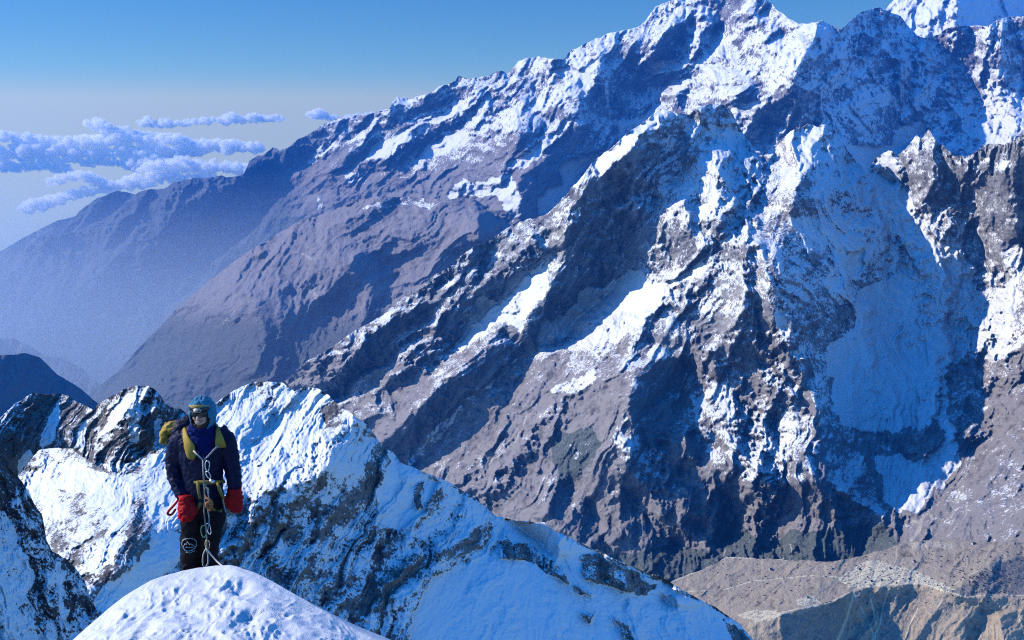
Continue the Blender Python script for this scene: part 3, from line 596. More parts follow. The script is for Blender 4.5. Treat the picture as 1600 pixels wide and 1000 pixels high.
def build_mound():
    """a rounded snow crest between the camera and the climber; beyond its brow the snow goes on under the climber's feet"""
    xs = np.arange(40, 720, 1.6)
    cx = [40,110,140,185,205,235,262,300,340,365,400,430,470,520,560,600,720]; cy = [1075,1004,976,938,925,907,898,889,883,883,896,911,934,963,986,1006,1075]
    yc = np.interp(xs, cx, cy); 
    ker = np.ones(9) / 9; yc = np.convolve(np.pad(yc, 4, mode='edge'), ker, 'valid')
    zc = np.interp(xs, [40, 200, 340, 460, 720], [5.6, 6.6, 7.0, 6.4, 5.2])
    zc = np.convolve(np.pad(zc, 40, mode='edge'), np.ones(81) / 81, 'valid')
    ycs = np.convolve(np.pad(yc, 12, mode='edge'), np.ones(25) / 25, 'valid')
    rows = []
    for k in range(14, 0, -1):                    # beyond the brow
        t = k / 14; d = t * 4.5
        p = ray(xs, yc, zc); h = p.copy(); h[:, 2] = 0; h /= np.linalg.norm(h, axis=1)[:, None]
        q = p + h * d; q[:, 2] -= d * .55 + .04 * d * d
        rows.append(q)
    v = np.linspace(0, 1, 300) ** 1.0
    for t in v:
        py = yc * max(0, 1 - 6 * t) + ycs * min(1, 6 * t); py = py + (1330 - py) * t
        z = zc * (1 - t) + 2.0 * t - 1.0 * np.sin(np.pi * t) * .35
        z = z * 1.0 if True else z * (1 - .006 * (fbm(xs / 16, py / 7, 211, 5, .6) - .5) * 2 - .010 * (ridged(xs / 40 + fbm(xs / 30, py / 30, 5, 2) * 2, py / 15, 213) - .5) - .004 * (ridged(xs / 12, py / 6 + xs / 60, 215) - .5)) 
        q = ray(xs, py, z); X, Y = q[:, 0], q[:, 1]
        X = X + .3 * fbm(X * 2, Y * 2, 5, 3); 
        hgt = .10 * (fbm(X * 1.6, Y * 1.3, 211, 3) - .5) + .03 * (fbm(X * 6, Y * 4, 213, 5, .7) - .5) + .018 * (ridged(X * 9 + Y * 3, Y * 5, 215) - .5) + .016 * (ridged(X * 22, Y * 13, 217) - .5)
        for bx, by in PRINTS:
            hgt = hgt - .055 * np.exp(-((q[:, 0] - bx) / .07) ** 2 - ((Y - by) / .15) ** 2) + .02 * np.exp(-((q[:, 0] - bx) / .13) ** 2 - ((Y - by - .1) / .2) ** 2)
        q[:, 2] += hgt * min(1, t * 12 + .15)
        rows.append(q)
    o = grid_mesh('snow_ground', np.array(rows), {}, snow_mat())
    tag(o, kind='structure')
    return o
mound = build_mound()
# ------------------------------------------------------------------ clouds beyond the haze, valley floor, houses
def cloud_mat():
    m = bpy.data.materials.new('cloud'); m.use_nodes = True; nt = m.node_tree
    nt.nodes.remove(nt.nodes['Principled BSDF'])
    v = nt.nodes.new('ShaderNodeVolumePrincipled'); v.inputs['Color'].default_value = (1, .997, .985, 1); v.inputs['Density'].default_value = .012; v.inputs['Anisotropy'].default_value = .0
    nt.links.new(v.outputs[0], nt.nodes['Material Output'].inputs['Volume'])
    return m
CM = cloud_mat()
def cloud(puffs, Z, seed, lab=None):
    """a bank of cumulus: puffs (px, py, radius px) swarm with smaller ones, fused into one body"""
    rng = random.Random(seed); bm = bmesh.new(); c0 = Vector(ray(puffs[0][0], puffs[0][1], Z))
    pxm = Z / F
    for px, py, r in puffs:
        for k in range(12):
            a_ = rng.uniform(0, 6.283); q = rng.random() ** .5
            rr = r * rng.uniform(.28, .75) * (1 if k else 1.2)
            x_, y_ = px + r * 1.3 * q * math.cos(a_), py + r * .75 * q * math.sin(a_) * (1 if math.sin(a_) < 0 else .55)
            dz = rng.uniform(-1, 1) * r * 1.2 * pxm
            c = Vector(ray(x_, y_, Z + dz)) - c0
            bmesh.ops.create_icosphere(bm, subdivisions=2, radius=1, matrix=Matrix.Translation(c) @ Matrix.Diagonal((rr * pxm * 1.1, rr * pxm * 1.1, rr * pxm * .8, 1)))
    me = bpy.data.meshes.new('clouds'); bm.to_mesh(me); bm.free(); me.materials.append(CM)
    o = bpy.data.objects.new('clouds', me); col.objects.link(o); o.location = c0
    r = o.modifiers.new('r', 'REMESH'); r.mode = 'VOXEL'; r.voxel_size = pxm * 1.1; r.use_smooth_shade = True
    for i, (sz, st) in enumerate(((9, 10), (3.4, 4.5))):
        tx = bpy.data.textures.new('billow', 'CLOUDS'); tx.noise_scale = sz * pxm; tx.noise_depth = 2
        d = o.modifiers.new('d', 'DISPLACE'); d.texture = tx; d.texture_coords = 'GLOBAL'; d.strength = st * pxm; d.mid_level = .5
    tag(o, kind='stuff'); return o
def line(pts, n, r0, r1, seed, j=3):
    rng = random.Random(seed); out = []
    for i in range(n):
        t = i / (n - 1) * (len(pts) - 1); k = min(int(t), len(pts) - 2); f = t - k
        out.append((pts[k][0] * (1 - f) + pts[k + 1][0] * f + rng.uniform(-j, j), pts[k][1] * (1 - f) + pts[k + 1][1] * f + rng.uniform(-j, j) * .6, rng.uniform(r0, r1) * (.55 if i in (0, n - 1) else 1)))
    return out
cloud(line([(218, 192), (260, 195), (330, 190), (380, 186), (440, 186)], 22, 5, 9, 1, 2) + [(360, 182, 8), (398, 182, 7), (230, 190, 9)], 29500, 1)
cloud(line([(-40, 214), (30, 216), (100, 222), (170, 220), (240, 214), (290, 222)], 26, 8, 13, 2) + line([(-40, 232), (40, 234), (120, 238), (190, 240), (250, 240), (320, 234)], 24, 9, 14, 3, 4) + line([(-40, 250), (40, 246), (90, 250), (170, 256), (250, 258)], 18, 7, 11, 9, 4)
      + line([(290, 226), (340, 228), (405, 234)], 12, 7, 12, 4) + [(140, 193, 8), (150, 192, 9), (158, 199, 11), (168, 203, 9), (200, 210, 12), (240, 252, 14), (215, 260, 12), (185, 205, 8)], 27500, 2)
cloud(line([(405, 264), (350, 264), (290, 264), (240, 274), (190, 290), (130, 302), (80, 314), (38, 330)], 30, 7, 12, 5) + line([(330, 254), (270, 256), (225, 266)], 8, 8, 12, 15) + line([(330, 274), (260, 280), (200, 296)], 9, 6, 9, 25) + [(95, 280, 10), (115, 274, 10), (135, 278, 11), (152, 284, 10), (80, 286, 7)], 26000, 3)
cloud(line([(-40, 262), (40, 262), (110, 264)], 10, 6, 10, 33, 4), 27500, 8)
cloud([(490, 178, 9), (502, 182, 8)] + line([(510, 186), (560, 184), (610, 178)], 10, 4, 7, 6, 2), 29500, 4)

# the valley floor far below
bm = bmesh.new()
zf = min((o.matrix_world @ Vector(c)).z for o in col.objects if o.type == 'MESH' for c in o.bound_box) - 60
vs = [bm.verts.new(p_) for p_ in ((-40000, 9000, zf), (6000, 9000, zf), (6000, 24300, zf), (-40000, 24300, zf))]
bm.faces.new(vs); me = bpy.data.meshes.new('valley'); bm.to_mesh(me); bm.free(); me.materials.append(hill_mat)
o = bpy.data.objects.new('valley', me); col.objects.link(o); tag(o, kind='structure')

# houses and shrubs of the terrace
from mathutils.bvhtree import BVHTree
bpy.context.view_layer.update()
ter = bpy.data.objects['hillside']
tb = BVHTree.FromPolygons([v.co for v in ter.data.vertices], [p_.vertices for p_ in ter.data.polygons])
def on_terrace(px, py):
    d = Vector(ray(px, py, 1000.)).normalized(); h = tb.ray_cast(Vector((0, 0, 0)), d)
    return h[0]
hw = plain('whitewashed_stone', (.62, .60, .56), .9, .2, .4); hr = plain('slate_roof', (.07, .07, .09), .8, .2, .4); hg = plain('green_metal_roof', (.10, .20, .18), .6, .2, .4)
def house(px, py, w, d, h, rz, roof, lab):
    p_ = on_terrace(px, py)
    if p_ is None: return
    g = bpy.data.objects.new('house', None); col.objects.link(g); g.location = p_; g.rotation_euler = (0, 0, rz)
    tag(g, lab, 'house', 'houses on the terrace')
    bm = bmesh.new()
    z0, z1, z2 = -3, h, h + d * .35
    P_ = [bm.verts.new(q) for q in ((-w / 2, -d / 2, z0), (w / 2, -d / 2, z0), (w / 2, d / 2, z0), (-w / 2, d / 2, z0), (-w / 2, -d / 2, z1), (w / 2, -d / 2, z1), (w / 2, d / 2, z1), (-w / 2, d / 2, z1), (-w / 2, 0, z2), (w / 2, 0, z2))]
    for f in ((0, 1, 5, 4), (1, 2, 6, 9, 5), (2, 3, 7, 6), (3, 0, 4, 8, 7)): bm.faces.new([P_[i] for i in f])
    def mk(nm, bm, m):
        me = bpy.data.meshes.new(nm); bm.to_mesh(me); bm.free(); me.materials.append(m); o_ = bpy.data.objects.new(nm, me); col.objects.link(o_); o_.parent = g; return o_
    mk('wall', bm, hw)
    bm = bmesh.new()
    for s_ in (-1, 1):
        A_ = [(-w / 2 - .5, s_ * (d / 2 + .6), z1 - .25), (w / 2 + .5, s_ * (d / 2 + .6), z1 - .25), (w / 2 + .5, 0, z2 + .15), (-w / 2 - .5, 0, z2 + .15)]
        a_ = [bm.verts.new(q) for q in A_]; b_ = [bm.verts.new((q[0], q[1], q[2] + .35)) for q in A_]
        bm.faces.new(a_); bm.faces.new(b_)
        for i in range(4): bm.faces.new((a_[i], a_[(i + 1) % 4], b_[(i + 1) % 4], b_[i]))
    mk('roof', bm, roof)
    for k in range(3):
        bm = bmesh.new(); bmesh.ops.create_cube(bm, size=1, matrix=Matrix.Translation((-w / 3 + k * w / 3, -d / 2 - .05, h * .55)) @ Matrix.Diagonal((w * .12, .2, h * .35, 1)))
        mk('window', bm, hr)
house(1521, 850.5, 12, 7, 5, .3, hr, 'lone white house on the top path, high on the terrace')
house(1441, 848, 8, 5, 3.5, .1, hr, 'dark roofed hut where the top path leaves the gorge')
house(1361, 909, 9, 6, 4, .5, hr, 'dark roofed house below the pale fields, above the path')
house(1377, 907, 8, 5, 3.5, .2, hg, 'small green roofed house at the lower edge of the pale fields')
house(1390, 889, 8, 5, 3.5, .6, hr, 'dark roofed house in the middle of the pale fields')
house(1343, 890, 8, 5, 3.5, .1, hr, 'dark roofed house at the left upper end of the fields')
house(1428, 878, 9, 6, 3.5, .4, hr, 'dark hut uphill of the pale fields')
house(1204, 890, 10, 7, 4, .3, hr, 'lone dark hut on the left slope, above the left path')
house(1262, 934, 8, 5, 3.5, .2, hg, 'green roofed hut by the small field below the left path')
bm = bmesh.new(); rng = random.Random(8)
for i in range(420):
    px = rng.uniform(1120, 1600); py = rng.uniform(858, 945)
    if rng.random() < .4: px = rng.gauss(1540, 30); py = rng.gauss(905, 14)
    q = on_terrace(px, py)
    if q is None: continue
    r = rng.uniform(1.2, 3.2)
    bmesh.ops.create_icosphere(bm, subdivisions=1, radius=1, matrix=Matrix.Translation(q + Vector((0, 0, r * .3))) @ Euler((0, 0, rng.uniform(0, 6))).to_matrix().to_4x4() @ Matrix.Diagonal((r * rng.uniform(.7, 1.4), r, r * rng.uniform(.6, 1), 1)))
me = bpy.data.meshes.new('shrubs'); bm.to_mesh(me); bm.free(); me.materials.append(plain('juniper', (.035, .04, .045), .9, .4, .3))
o = bpy.data.objects.new('shrubs', me); col.objects.link(o); tag(o, kind='stuff')

# ------------------------------------------------------------------ shapes for the climber and the gear
def new_obj(name, bm, mat, parent=None, smooth=True):
    me = bpy.data.meshes.new(name); bm.to_mesh(me); bm.free()
    for p_ in me.polygons: p_.use_smooth = smooth
    if mat: me.materials.append(mat)
    o_ = bpy.data.objects.new(name, me); col.objects.link(o_)
    if parent: o_.parent = parent
    return o_

def loft(bm, pts, rad, seg=14, flat=None, caps=True):
    """tube through pts; rad: radius or (across, front-back) per point"""
    pts = [Vector(p_) for p_ in pts]; rings = []
    for i, p_ in enumerate(pts):
        t = (pts[min(i + 1, len(pts) - 1)] - pts[max(i - 1, 0)]).normalized()
        ref = Vector((0, 1, 0)) if abs(t.y) < .9 else Vector((1, 0, 0))
        u = t.cross(ref).normalized(); v = u.cross(t).normalized()
        r = rad[i] if not isinstance(rad, (int, float)) else rad
        ra, rb = (r if isinstance(r, tuple) else (r, r))
        rings.append([bm.verts.new(p_ + u * ra * math.cos(a_) + v * rb * math.sin(a_)) for a_ in [2 * math.pi * k / seg for k in range(seg)]])
    for A_, B_ in zip(rings[:-1], rings[1:]):
        for k in range(seg):
            bm.faces.new((A_[k], A_[(k + 1) % seg], B_[(k + 1) % seg], B_[k]))
    if caps:
        bm.faces.new(list(reversed(rings[0]))); bm.faces.new(rings[-1])

def ball(bm, c, r, sub=2):
    r = r if isinstance(r, tuple) else (r, r, r)
    m = Matrix.Translation(c) @ Matrix.Diagonal((*r, 1))
    bmesh.ops.create_icosphere(bm, subdivisions=sub, radius=1, matrix=m)

def box(bm, c, s, rot=None, bevel=0):
    m = Matrix.Translation(c) @ (rot.to_matrix().to_4x4() if rot else Matrix.Identity(4)) @ Matrix.Diagonal((*s, 1))
    r = bmesh.ops.create_cube(bm, size=1, matrix=m)
    if bevel:
        es = list({e for v in r['verts'] for e in v.link_edges})
        bmesh.ops.bevel(bm, geom=es, offset=bevel, segments=2, affect='EDGES')

def fuse(o_, voxel, it=4, fold=0., scale=.08):
    """melt the overlapping limbs into one skin; then cloth folds"""
    r = o_.modifiers.new('r', 'REMESH'); r.mode = 'VOXEL'; r.voxel_size = voxel; r.use_smooth_shade = True
    s_ = o_.modifiers.new('s', 'SMOOTH'); s_.iterations = it; s_.factor = .5
    dg = bpy.context.evaluated_depsgraph_get()
    me = bpy.data.meshes.new_from_object(o_.evaluated_get(dg))
    mats = list(o_.data.materials); old = o_.data
    o_.modifiers.clear(); o_.data = me; bpy.data.meshes.remove(old); me.name = o_.name
    me.materials.clear()
    for m in mats: me.materials.append(m)
    if fold:
        n = len(me.vertices); co_ = np.zeros(n * 3); me.vertices.foreach_get('co', co_); co_ = co_.reshape(-1, 3)
        no = np.zeros(n * 3); me.vertices.foreach_get('normal', no); no = no.reshape(-1, 3)
        f = ridged((co_[:, 0] + .6 * co_[:, 2]) / scale, (co_[:, 2] * 1.2 - co_[:, 0] * .5 + co_[:, 1]) / (scale * .8), 5) - .5 + .5 * (fbm(co_[:, 0] / scale * 2, co_[:, 2] / scale * 2, 8, 3) - .5)
        co_ += no * (f * fold)[:, None]
        me.vertices.foreach_set('co', co_.reshape(-1))
    for p_ in me.polygons: p_.use_smooth = True
    me.update(); bpy.context.view_layer.update()
    return o_

def empty(name, loc=(0, 0, 0)):
    e = bpy.data.objects.new(name, None); col.objects.link(e); e.location = loc; e.empty_display_size = .1
    return e

# where the climber stands
_c = ray(315, 886, 6.97); _h = Vector((_c[0], _c[1], 0)).normalized(); _d = 1.32
FEET = Vector((_c[0] + _h.x * _d, _c[1] + _h.y * _d, _c[2] - (_d * .55 + .04 * _d * _d)))
_dep = float(FEET.y * CP - (FEET.z + .9) * SP)
def L(px, py, y=0.):
    """place on the climber: metres from between the feet"""
    dx = (px - 800) / F; dy = (500 - py) / F
    Yw = FEET.y + y
    Zd = Yw / (CP + dy * SP)
    return Vector((dx * Zd - FEET.x, y, (-SP + dy * CP) * Zd - FEET.z))
def W(px, py, y=0.): return L(px, py, y) + FEET

M = dict(
    skin=plain('skin', (.72, .40, .28), .5), beard=plain('beard', (.06, .035, .025), .8), teeth=plain('teeth', (.85, .82, .75), .35), lips=plain('lips', (.33, .11, .09), .45),
    jacket=plain('navy_nylon', (.005, .008, .036), .55, .35, 14, bump=.3), trousers=plain('black_softshell', (.006, .006, .010), .75, .3, 18, bump=.25),
    hood=plain('teal_fleece', (.03, .20, .31), .9, .2, 30, bump=.4, sheen=.3), gaiter=plain('blue_fleece', (.005, .014, .11), .9, .25, 35, bump=.4),
    yellow=plain('yellow_nylon', (.46, .30, .06), .55, .2, 25), black=plain('black_plastic', (.012, .012, .014), .3), tan=plain('tan_cloth', (.50, .36, .12), .8, .15, 40),
    red=plain('red_mitten_cloth', (.52, .012, .015), .6, .25, 25, bump=.35), metal=plain('aluminium', (.62, .62, .62), .3, metal=1.0), gold=plain('bronze_aluminium', (.55, .42, .2), .35, metal=1.0),
    web=plain('olive_webbing', (.34, .26, .07), .8, .2, 60), rope=plain('white_rope', (.6, .58, .5), .8, .15, 120), sling=plain('grey_sling', (.40, .38, .34), .8, .2, 90),
    orange=plain('orange_cord', (.60, .22, .08), .8, .2, 80), green=plain('green_aluminium', (.10, .30, .18), .35, metal=.8), lens=plain('dark_lens', (.004, .004, .005), .25), grey=plain('grey_plastic', (.5, .5, .48), .35), boot=plain('boot_leather', (.10, .02, .02), .6, .3, 30), pack=plain('pack_fabric', (.03, .03, .05), .7, .3, 20), white=plain('white_print', (.72, .72, .70), .7), lamp=plain('lamp_lens', (.8, .82, .8), .1))

person = empty('person', FEET)
tag(person, 'climber in teal hood, navy jacket and red mittens standing on the snow crest', 'person')

# body, one skin under the clothes
bm = bmesh.new()
Hc = L(315.5, 645, -.06)
ball(bm, Hc + Vector((0, .02, .02)), (.078, .098, .112), 3)
ball(bm, Hc + Vector((0, -.03, -.055)), (.058, .066, .062), 3)             # jaw
for sx in (-1, 1):
    ball(bm, Hc + Vector((sx * .036, -.072, -.022)), (.026, .022, .024), 2)  # cheeks
    ball(bm, Hc + Vector((sx * .081, .01, -.005)), (.012, .022, .032), 2)    # ears
loft(bm, [Hc + Vector((0, -.088, .03)), Hc + Vector((0, -.108, -.005)), Hc + Vector((0, -.114, -.02)), Hc + Vector((0, -.09, -.034))], [.011, .014, .018, .012], 10)  # nose
loft(bm, [Hc + Vector((0, .03, -.06)), L(316, 685, .02), L(316, 700, .03)], [.058, .06, .08])
loft(bm, [L(316, 690, .03), L(317, 720, .03), L(320, 755, .04), L(320, 782, .04)], [(.13, .08), (.14, .10), (.12, .09), (.13, .09)])
for sx, pts in ((-1, [L(284, 690, .03), L(275, 735, .05), L(292, 785, -.05)]), (1, [L(350, 685, .03), L(361, 735, .03), L(366, 780, 0)])):
    loft(bm, pts, [.045, .036, .03])
    hand = pts[-1]
    ball(bm, hand + Vector((0, -.01, -.05)), (.036, .022, .05), 2)
    for k in range(4):
        loft(bm, [hand + Vector((-.026 + k * .017, -.012, -.08)), hand + Vector((-.026 + k * .017, -.028, -.115)), hand + Vector((-.026 + k * .017, -.022, -.14 + abs(k - 1.5) * .008))], [.009, .009, .007], 8)
    loft(bm, [hand + Vector((-sx * .03, -.01, -.03)), hand + Vector((-sx * .055, -.03, -.06)), hand + Vector((-sx * .05, -.04, -.09))], [.013, .011, .009], 8)
for pts in ([L(304, 775, .04), L(299, 835, -.06), L(297, 895, .0)], [L(334, 775, .04), L(330, 835, -.01), L(327, 890, .05)]):
    loft(bm, pts, [.085, .06, .045])
body = new_obj('body', bm, M['skin'], person); fuse(body, .0085, 5)

# face
bm = bmesh.new(); loft(bm, [Hc + Vector((x_, -.094 + 9 * x_ * x_, -.052 + 7 * x_ * x_)) for x_ in (-.03, -.02, -.01, 0, .01, .02, .03)], [(.004, .004), (.009, .006), (.0115, .007), (.012, .007), (.0115, .007), (.009, .006), (.004, .004)], 10)
mouth = new_obj('mouth', bm, M['lips'], person)
bm = bmesh.new()
for i in range(8):
    x_ = -.021 + i * .006
    box(bm, Hc + Vector((x_, -.102 + 9 * x_ * x_, -.0505 + 7 * x_ * x_)), (.0056, .004, .0105 - abs(i - 3.5) * .0007), bevel=.001)
new_obj('teeth', bm, M['teeth'], person)
bm = bmesh.new()
ball(bm, Hc + Vector((0, -.05, -.102)), (.05, .05, .024), 3)
for sx in (-1, 1): loft(bm, [Hc + Vector((sx * .03, -.075, -.098)), Hc + Vector((sx * .055, -.045, -.075)), Hc + Vector((sx * .068, -.01, -.03))], [.019, .018, .010], 10)
loft(bm, [Hc + Vector((-.035, -.084, -.052)), Hc + Vector((0, -.1, -.037)), Hc + Vector((.035, -.084, -.052))], [.005, .006, .005], 8)
fuse(new_obj('beard', bm, M['beard'], person), .006, 2, .006, .015)

# jacket
bm = bmesh.new()
loft(bm, [L(316, 668, .03), L(314, 678, .04), L(313, 690, .04), L(315, 715, .03), L(318, 742, .03), L(319, 765, .03), L(320, 782, .03)], [(.10, .09), (.175, .125), (.215, .145), (.20, .15), (.175, .15), (.165, .145), (.175, .15)], 22)
loft(bm, [L(292, 678, .05), L(280, 692, .06), L(273, 720, .07), L(274, 745, .03), L(284, 770, -.05), L(289, 779, -.08)], [.09, .098, .085, .074, .064, .056], 16)
loft(bm, [L(340, 673, .05), L(353, 687, .06), L(361, 715, .05), L(365, 742, .03), L(367, 765, 0)], [.08, .088, .077, .068, .058], 16)
loft(bm, [L(300, 655, .10), L(287, 662, .10), L(281, 675, .08), L(286, 688, .06)], [.055, .075, .08, .06], 12)   # hood lying on the shoulder
loft(bm, [L(330, 660, .12), L(316, 664, .16), L(302, 658, .14)], [.06, .07, .06], 12)
fuse(new_obj('jacket', bm, M['jacket'], person), .010, 3, .013, .06)

# trousers
bm = bmesh.new()
loft(bm, [L(320, 772, .03), L(319, 790, .03)], [(.175, .14), (.17, .14)], 20)
loft(bm, [L(306, 782, .03), L(301, 812, -.01), L(298, 840, -.05), L(298, 865, -.01), L(298, 893, .02)], [(.115, .125), (.10, .11), (.088, .095), (.086, .092), (.088, .095)], 18)
loft(bm, [L(333, 782, .03), L(333, 812, 0), L(328, 840, -.03), L(327, 862, .02), L(326, 890, .06)], [(.115, .125), (.10, .11), (.086, .095), (.08, .09), (.08, .09)], 18)
trs = fuse(new_obj('trousers', bm, M['trousers'], person), .012, 3, .022, .09)

# emblem printed on the shin: a ring with a peak inside; light stitching round the knee
from mathutils.bvhtree import BVHTree
tbv = BVHTree.FromPolygons([v.co for v in trs.data.vertices], [p_.vertices for p_ in trs.data.polygons])
def on_leg(v):
    h = tbv.ray_cast(Vector((v.x, -1, v.z)), Vector((0, 1, 0)))[0]
    return Vector((v.x, h.y - .002, v.z)) if h else v
ec = L(295.5, 850, -.12); bm = bmesh.new()
loft(bm, [on_leg(ec + Vector((.062 * math.cos(a_), 0, .066 * math.sin(a_)))) for a_ in np.linspace(0, 2 * math.pi, 40)], .0042, 6)
for ln in ([(-.05, -.022), (-.03, .012), (-.018, .002), (-.004, .040), (.014, .004), (.024, .016), (.044, -.016)], [(-.056, -.03), (-.02, -.024), (.02, -.034), (.05, -.03)], [(-.03, -.075), (.0, -.088), (.04, -.078)]):
    loft(bm, [on_leg(ec + Vector((a_, 0, b_))) for a_, b_ in ln], .0038, 6)
new_obj('emblem', bm, M['white'], person)

# hood with face opening
bm = bmesh.new()
nu, nv = 48, 30; grid = {}
for i in range(nu):
    for j in range(nv + 1):
        th = 2 * math.pi * i / nu; ph = math.pi * .97 * j / nv
        d_ = Vector((math.sin(ph) * math.sin(th), -math.sin(ph) * math.cos(th), math.cos(ph)))
        r_ = Vector((.108, .128, .160)); low = max(0, -d_.z)
        p_ = Vector((d_.x * r_.x * (1 + .12 * low), d_.y * r_.y, d_.z * r_.z)) + Vector((0, .015, .0))
        p_ += d_ * (.005 * math.sin(7 * th + 4 * ph) + .004 * math.sin(13 * th - 7 * ph + 1) + .004 * math.sin(11 * ph + 3 * th))
        if low > .2: p_.x *= 1 - .10 * low
        p_ += Vector((0, 0, -.018)) * max(0, d_.z) ** 3
        if low > .55: p_.z -= (low - .55) * .10
        grid[i, j] = (p_, d_)
vs = {k: bm.verts.new(Hc + v[0]) for k, v in grid.items()}
for i in range(nu):
    for j in range(nv):
        ks = [(i, j), ((i + 1) % nu, j), ((i + 1) % nu, j + 1), (i, j + 1)]
        c = sum((grid[k][0] for k in ks), Vector()) / 4
        if c.y < -.02 and (c.x / .082) ** 2 + ((c.z + .025) / .128) ** 2 < 1: continue
        bm.faces.new([vs[k] for k in ks])
bmesh.ops.remove_doubles(bm, verts=bm.verts, dist=.0005)
hood = new_obj('hood', bm, M['hood'], person)
so_ = hood.modifiers.new('s', 'SOLIDIFY'); so_.thickness = .014; so_.offset = 0
su = hood.modifiers.new('u', 'SUBSURF'); su.levels = su.render_levels = 1
# blue neck gaiter falling on the chest
bm = bmesh.new()
loft(bm, [Hc + Vector((0, -.0, -.085)), L(316, 674, -.02), L(317, 688, -.05), L(320, 702, -.09), L(322, 716, -.105)], [(.098, .10), (.125, .11), (.115, .10), (.075, .05), (.035, .02)], 20)
fuse(new_obj('neck_gaiter', bm, M['gaiter'], person), .009, 3, .018, .05)
# cap brim
bm = bmesh.new()
loft(bm, [Hc + Vector((x_, -.095 + 7 * x_ * x_, .088 - 3.0 * x_ * x_)) for x_ in np.linspace(-.082, .082, 11)], [(.020, .007)] * 11, 10)
new_obj('cap_brim', bm, M['tan'], person)
# mittens
def mitten(c, sx, tilt):
    bm = bmesh.new(); R = Euler((tilt, 0, sx * -.12)).to_matrix()
    def q(x_, y_, z_): return c + R @ Vector((x_, y_, z_))
    loft(bm, [q(0, 0, .045), q(0, 0, .0), q(0, -.005, -.05), q(0, -.015, -.10), q(0, -.02, -.155), q(0, -.02, -.19)], [(.068, .062), (.066, .058), (.072, .055), (.078, .052), (.070, .045), (.042, .03)], 18)
    loft(bm, [q(-sx * .05, -.02, -.035), q(-sx * .082, -.035, -.075), q(-sx * .078, -.045, -.125)], [.028, .028, .02], 12)
    o_ = fuse(new_obj('mitten', bm, M['red'], person), .009, 3, .014, .05)
    return o_
mitten(L(291, 782, -.12), -1, -.25); mitten(L(367, 768, -.02), 1, 0)
# boots
for c in (L(297, 892, .0), L(326, 890, .03)):
    bm = bmesh.new()
    loft(bm, [c + Vector((0, .05, .12)), c + Vector((0, .05, .04)), c + Vector((0, .04, -.02))], [(.06, .075), (.058, .08), (.055, .085)], 14)
    loft(bm, [c + Vector((0, .09, .0)), c + Vector((0, 0, .0)), c + Vector((0, -.10, -.01)), c + Vector((0, -.17, -.02))], [(.052, .05), (.052, .05), (.054, .042), (.04, .03)], 14)
    b_ = fuse(new_obj('boot', bm, M['boot'], person), .009, 2)
    bm = bmesh.new(); box(bm, c + Vector((0, -.035, -.062)), (.10, .30, .022), bevel=.008); so2 = new_obj('sole', bm, M['black'], b_)

# ------------------------------------------------------------------ gear, each a thing of its own
g = empty('sunglasses', FEET + Hc); tag(g, 'dark wraparound sunglasses on the climber\'s face', 'sunglasses')
bm = bmesh.new()
loft(bm, [Vector((x_, -.108 + 6.5 * x_ * x_, .018 - .5 * x_ * x_)) for x_ in np.linspace(-.078, .078, 13)], [(.012 + .013 * min(1, abs(x_) / .02) * (1 if abs(x_) < .06 else .75), .006) for x_ in np.linspace(-.078, .078, 13)], 12)
new_obj('lens', bm, M['lens'], g)
bm = bmesh.new(); loft(bm, [Vector((x_, -.112 + 6.5 * x_ * x_, .042 - .5 * x_ * x_)) for x_ in np.linspace(-.08, .08, 13)], .004, 8); new_obj('frame', bm, M['black'], g)
g = empty('headlamp', FEET + Hc); tag(g, 'headlamp with black strap worn above the dark sunglasses', 'headlamp')
bm = bmesh.new()
loft(bm, [Vector((x_, -.108 + 6.0 * x_ * x_, .064)) for x_ in np.linspace(-.088, .088, 13)], [(.017, .004)] * 13, 10); new_obj('strap', bm, M['black'], g)
bm = bmesh.new(); box(bm, Vector((.006, -.128, .066)), (.064, .026, .034), bevel=.006); cs = new_obj('lamp_case', bm, M['grey'], g)
bm = bmesh.new(); box(bm, Vector((-.004, -.1425, .066)), (.024, .004, .020), bevel=.002); new_obj('lamp_lens', bm, M['lamp'], g)
bm = bmesh.new(); box(bm, Vector((.023, -.1425, .066)), (.020, .004, .018), bevel=.002); new_obj('switch', bm, M['black'], g)

bp = empty('backpack', W(318, 720, .24)); tag(bp, 'yellow and black backpack on the climber\'s back', 'backpack')
o0 = L(318, 720, .24)
bm = bmesh.new(); loft(bm, [L(312, 668, .30) - o0, L(312, 690, .30) - o0, L(314, 730, .30) - o0, L(318, 765, .28) - o0], [(.19, .12), (.215, .15), (.2, .15), (.16, .11)], 20); fuse(new_obj('sack', bm, M['pack'], bp), .014, 2, .02, .09)
bm = bmesh.new()
loft(bm, [L(281, 664, .12) - o0, L(268, 668, .14) - o0, L(259, 676, .16) - o0, L(258, 688, .16) - o0, L(266, 690, .15) - o0], [.03, .055, .05, .045, .04], 12)
loft(bm, [L(262, 664, .15) - o0, L(257, 672, .16) - o0], [.03, .02], 8)
fuse(new_obj('side_pocket', bm, M['yellow'], bp), .01, 2, .03, .06)
def strap(name, pts, w, t, mat, par, off, depth=None):
    bm = bmesh.new(); loft(bm, [p_ - off for p_ in pts], [(w[i] if isinstance(w, (list, tuple)) else w, t) for i in range(len(pts))], 10); return new_obj(name, bm, mat, par)
strap('shoulder_strap', [L(287, 672, .02), L(290, 684, -.10), L(296, 698, -.15), L(299, 712, -.155), L(298, 717, -.15)], [.03, .035, .05, .044, .03], .014, M['yellow'], bp, o0)
strap('shoulder_strap', [L(338, 664, .02), L(341, 675, -.08), L(343, 688, -.12), L(345, 699, -.12)], [.012, .025, .042, .05], .014, M['yellow'], bp, o0)

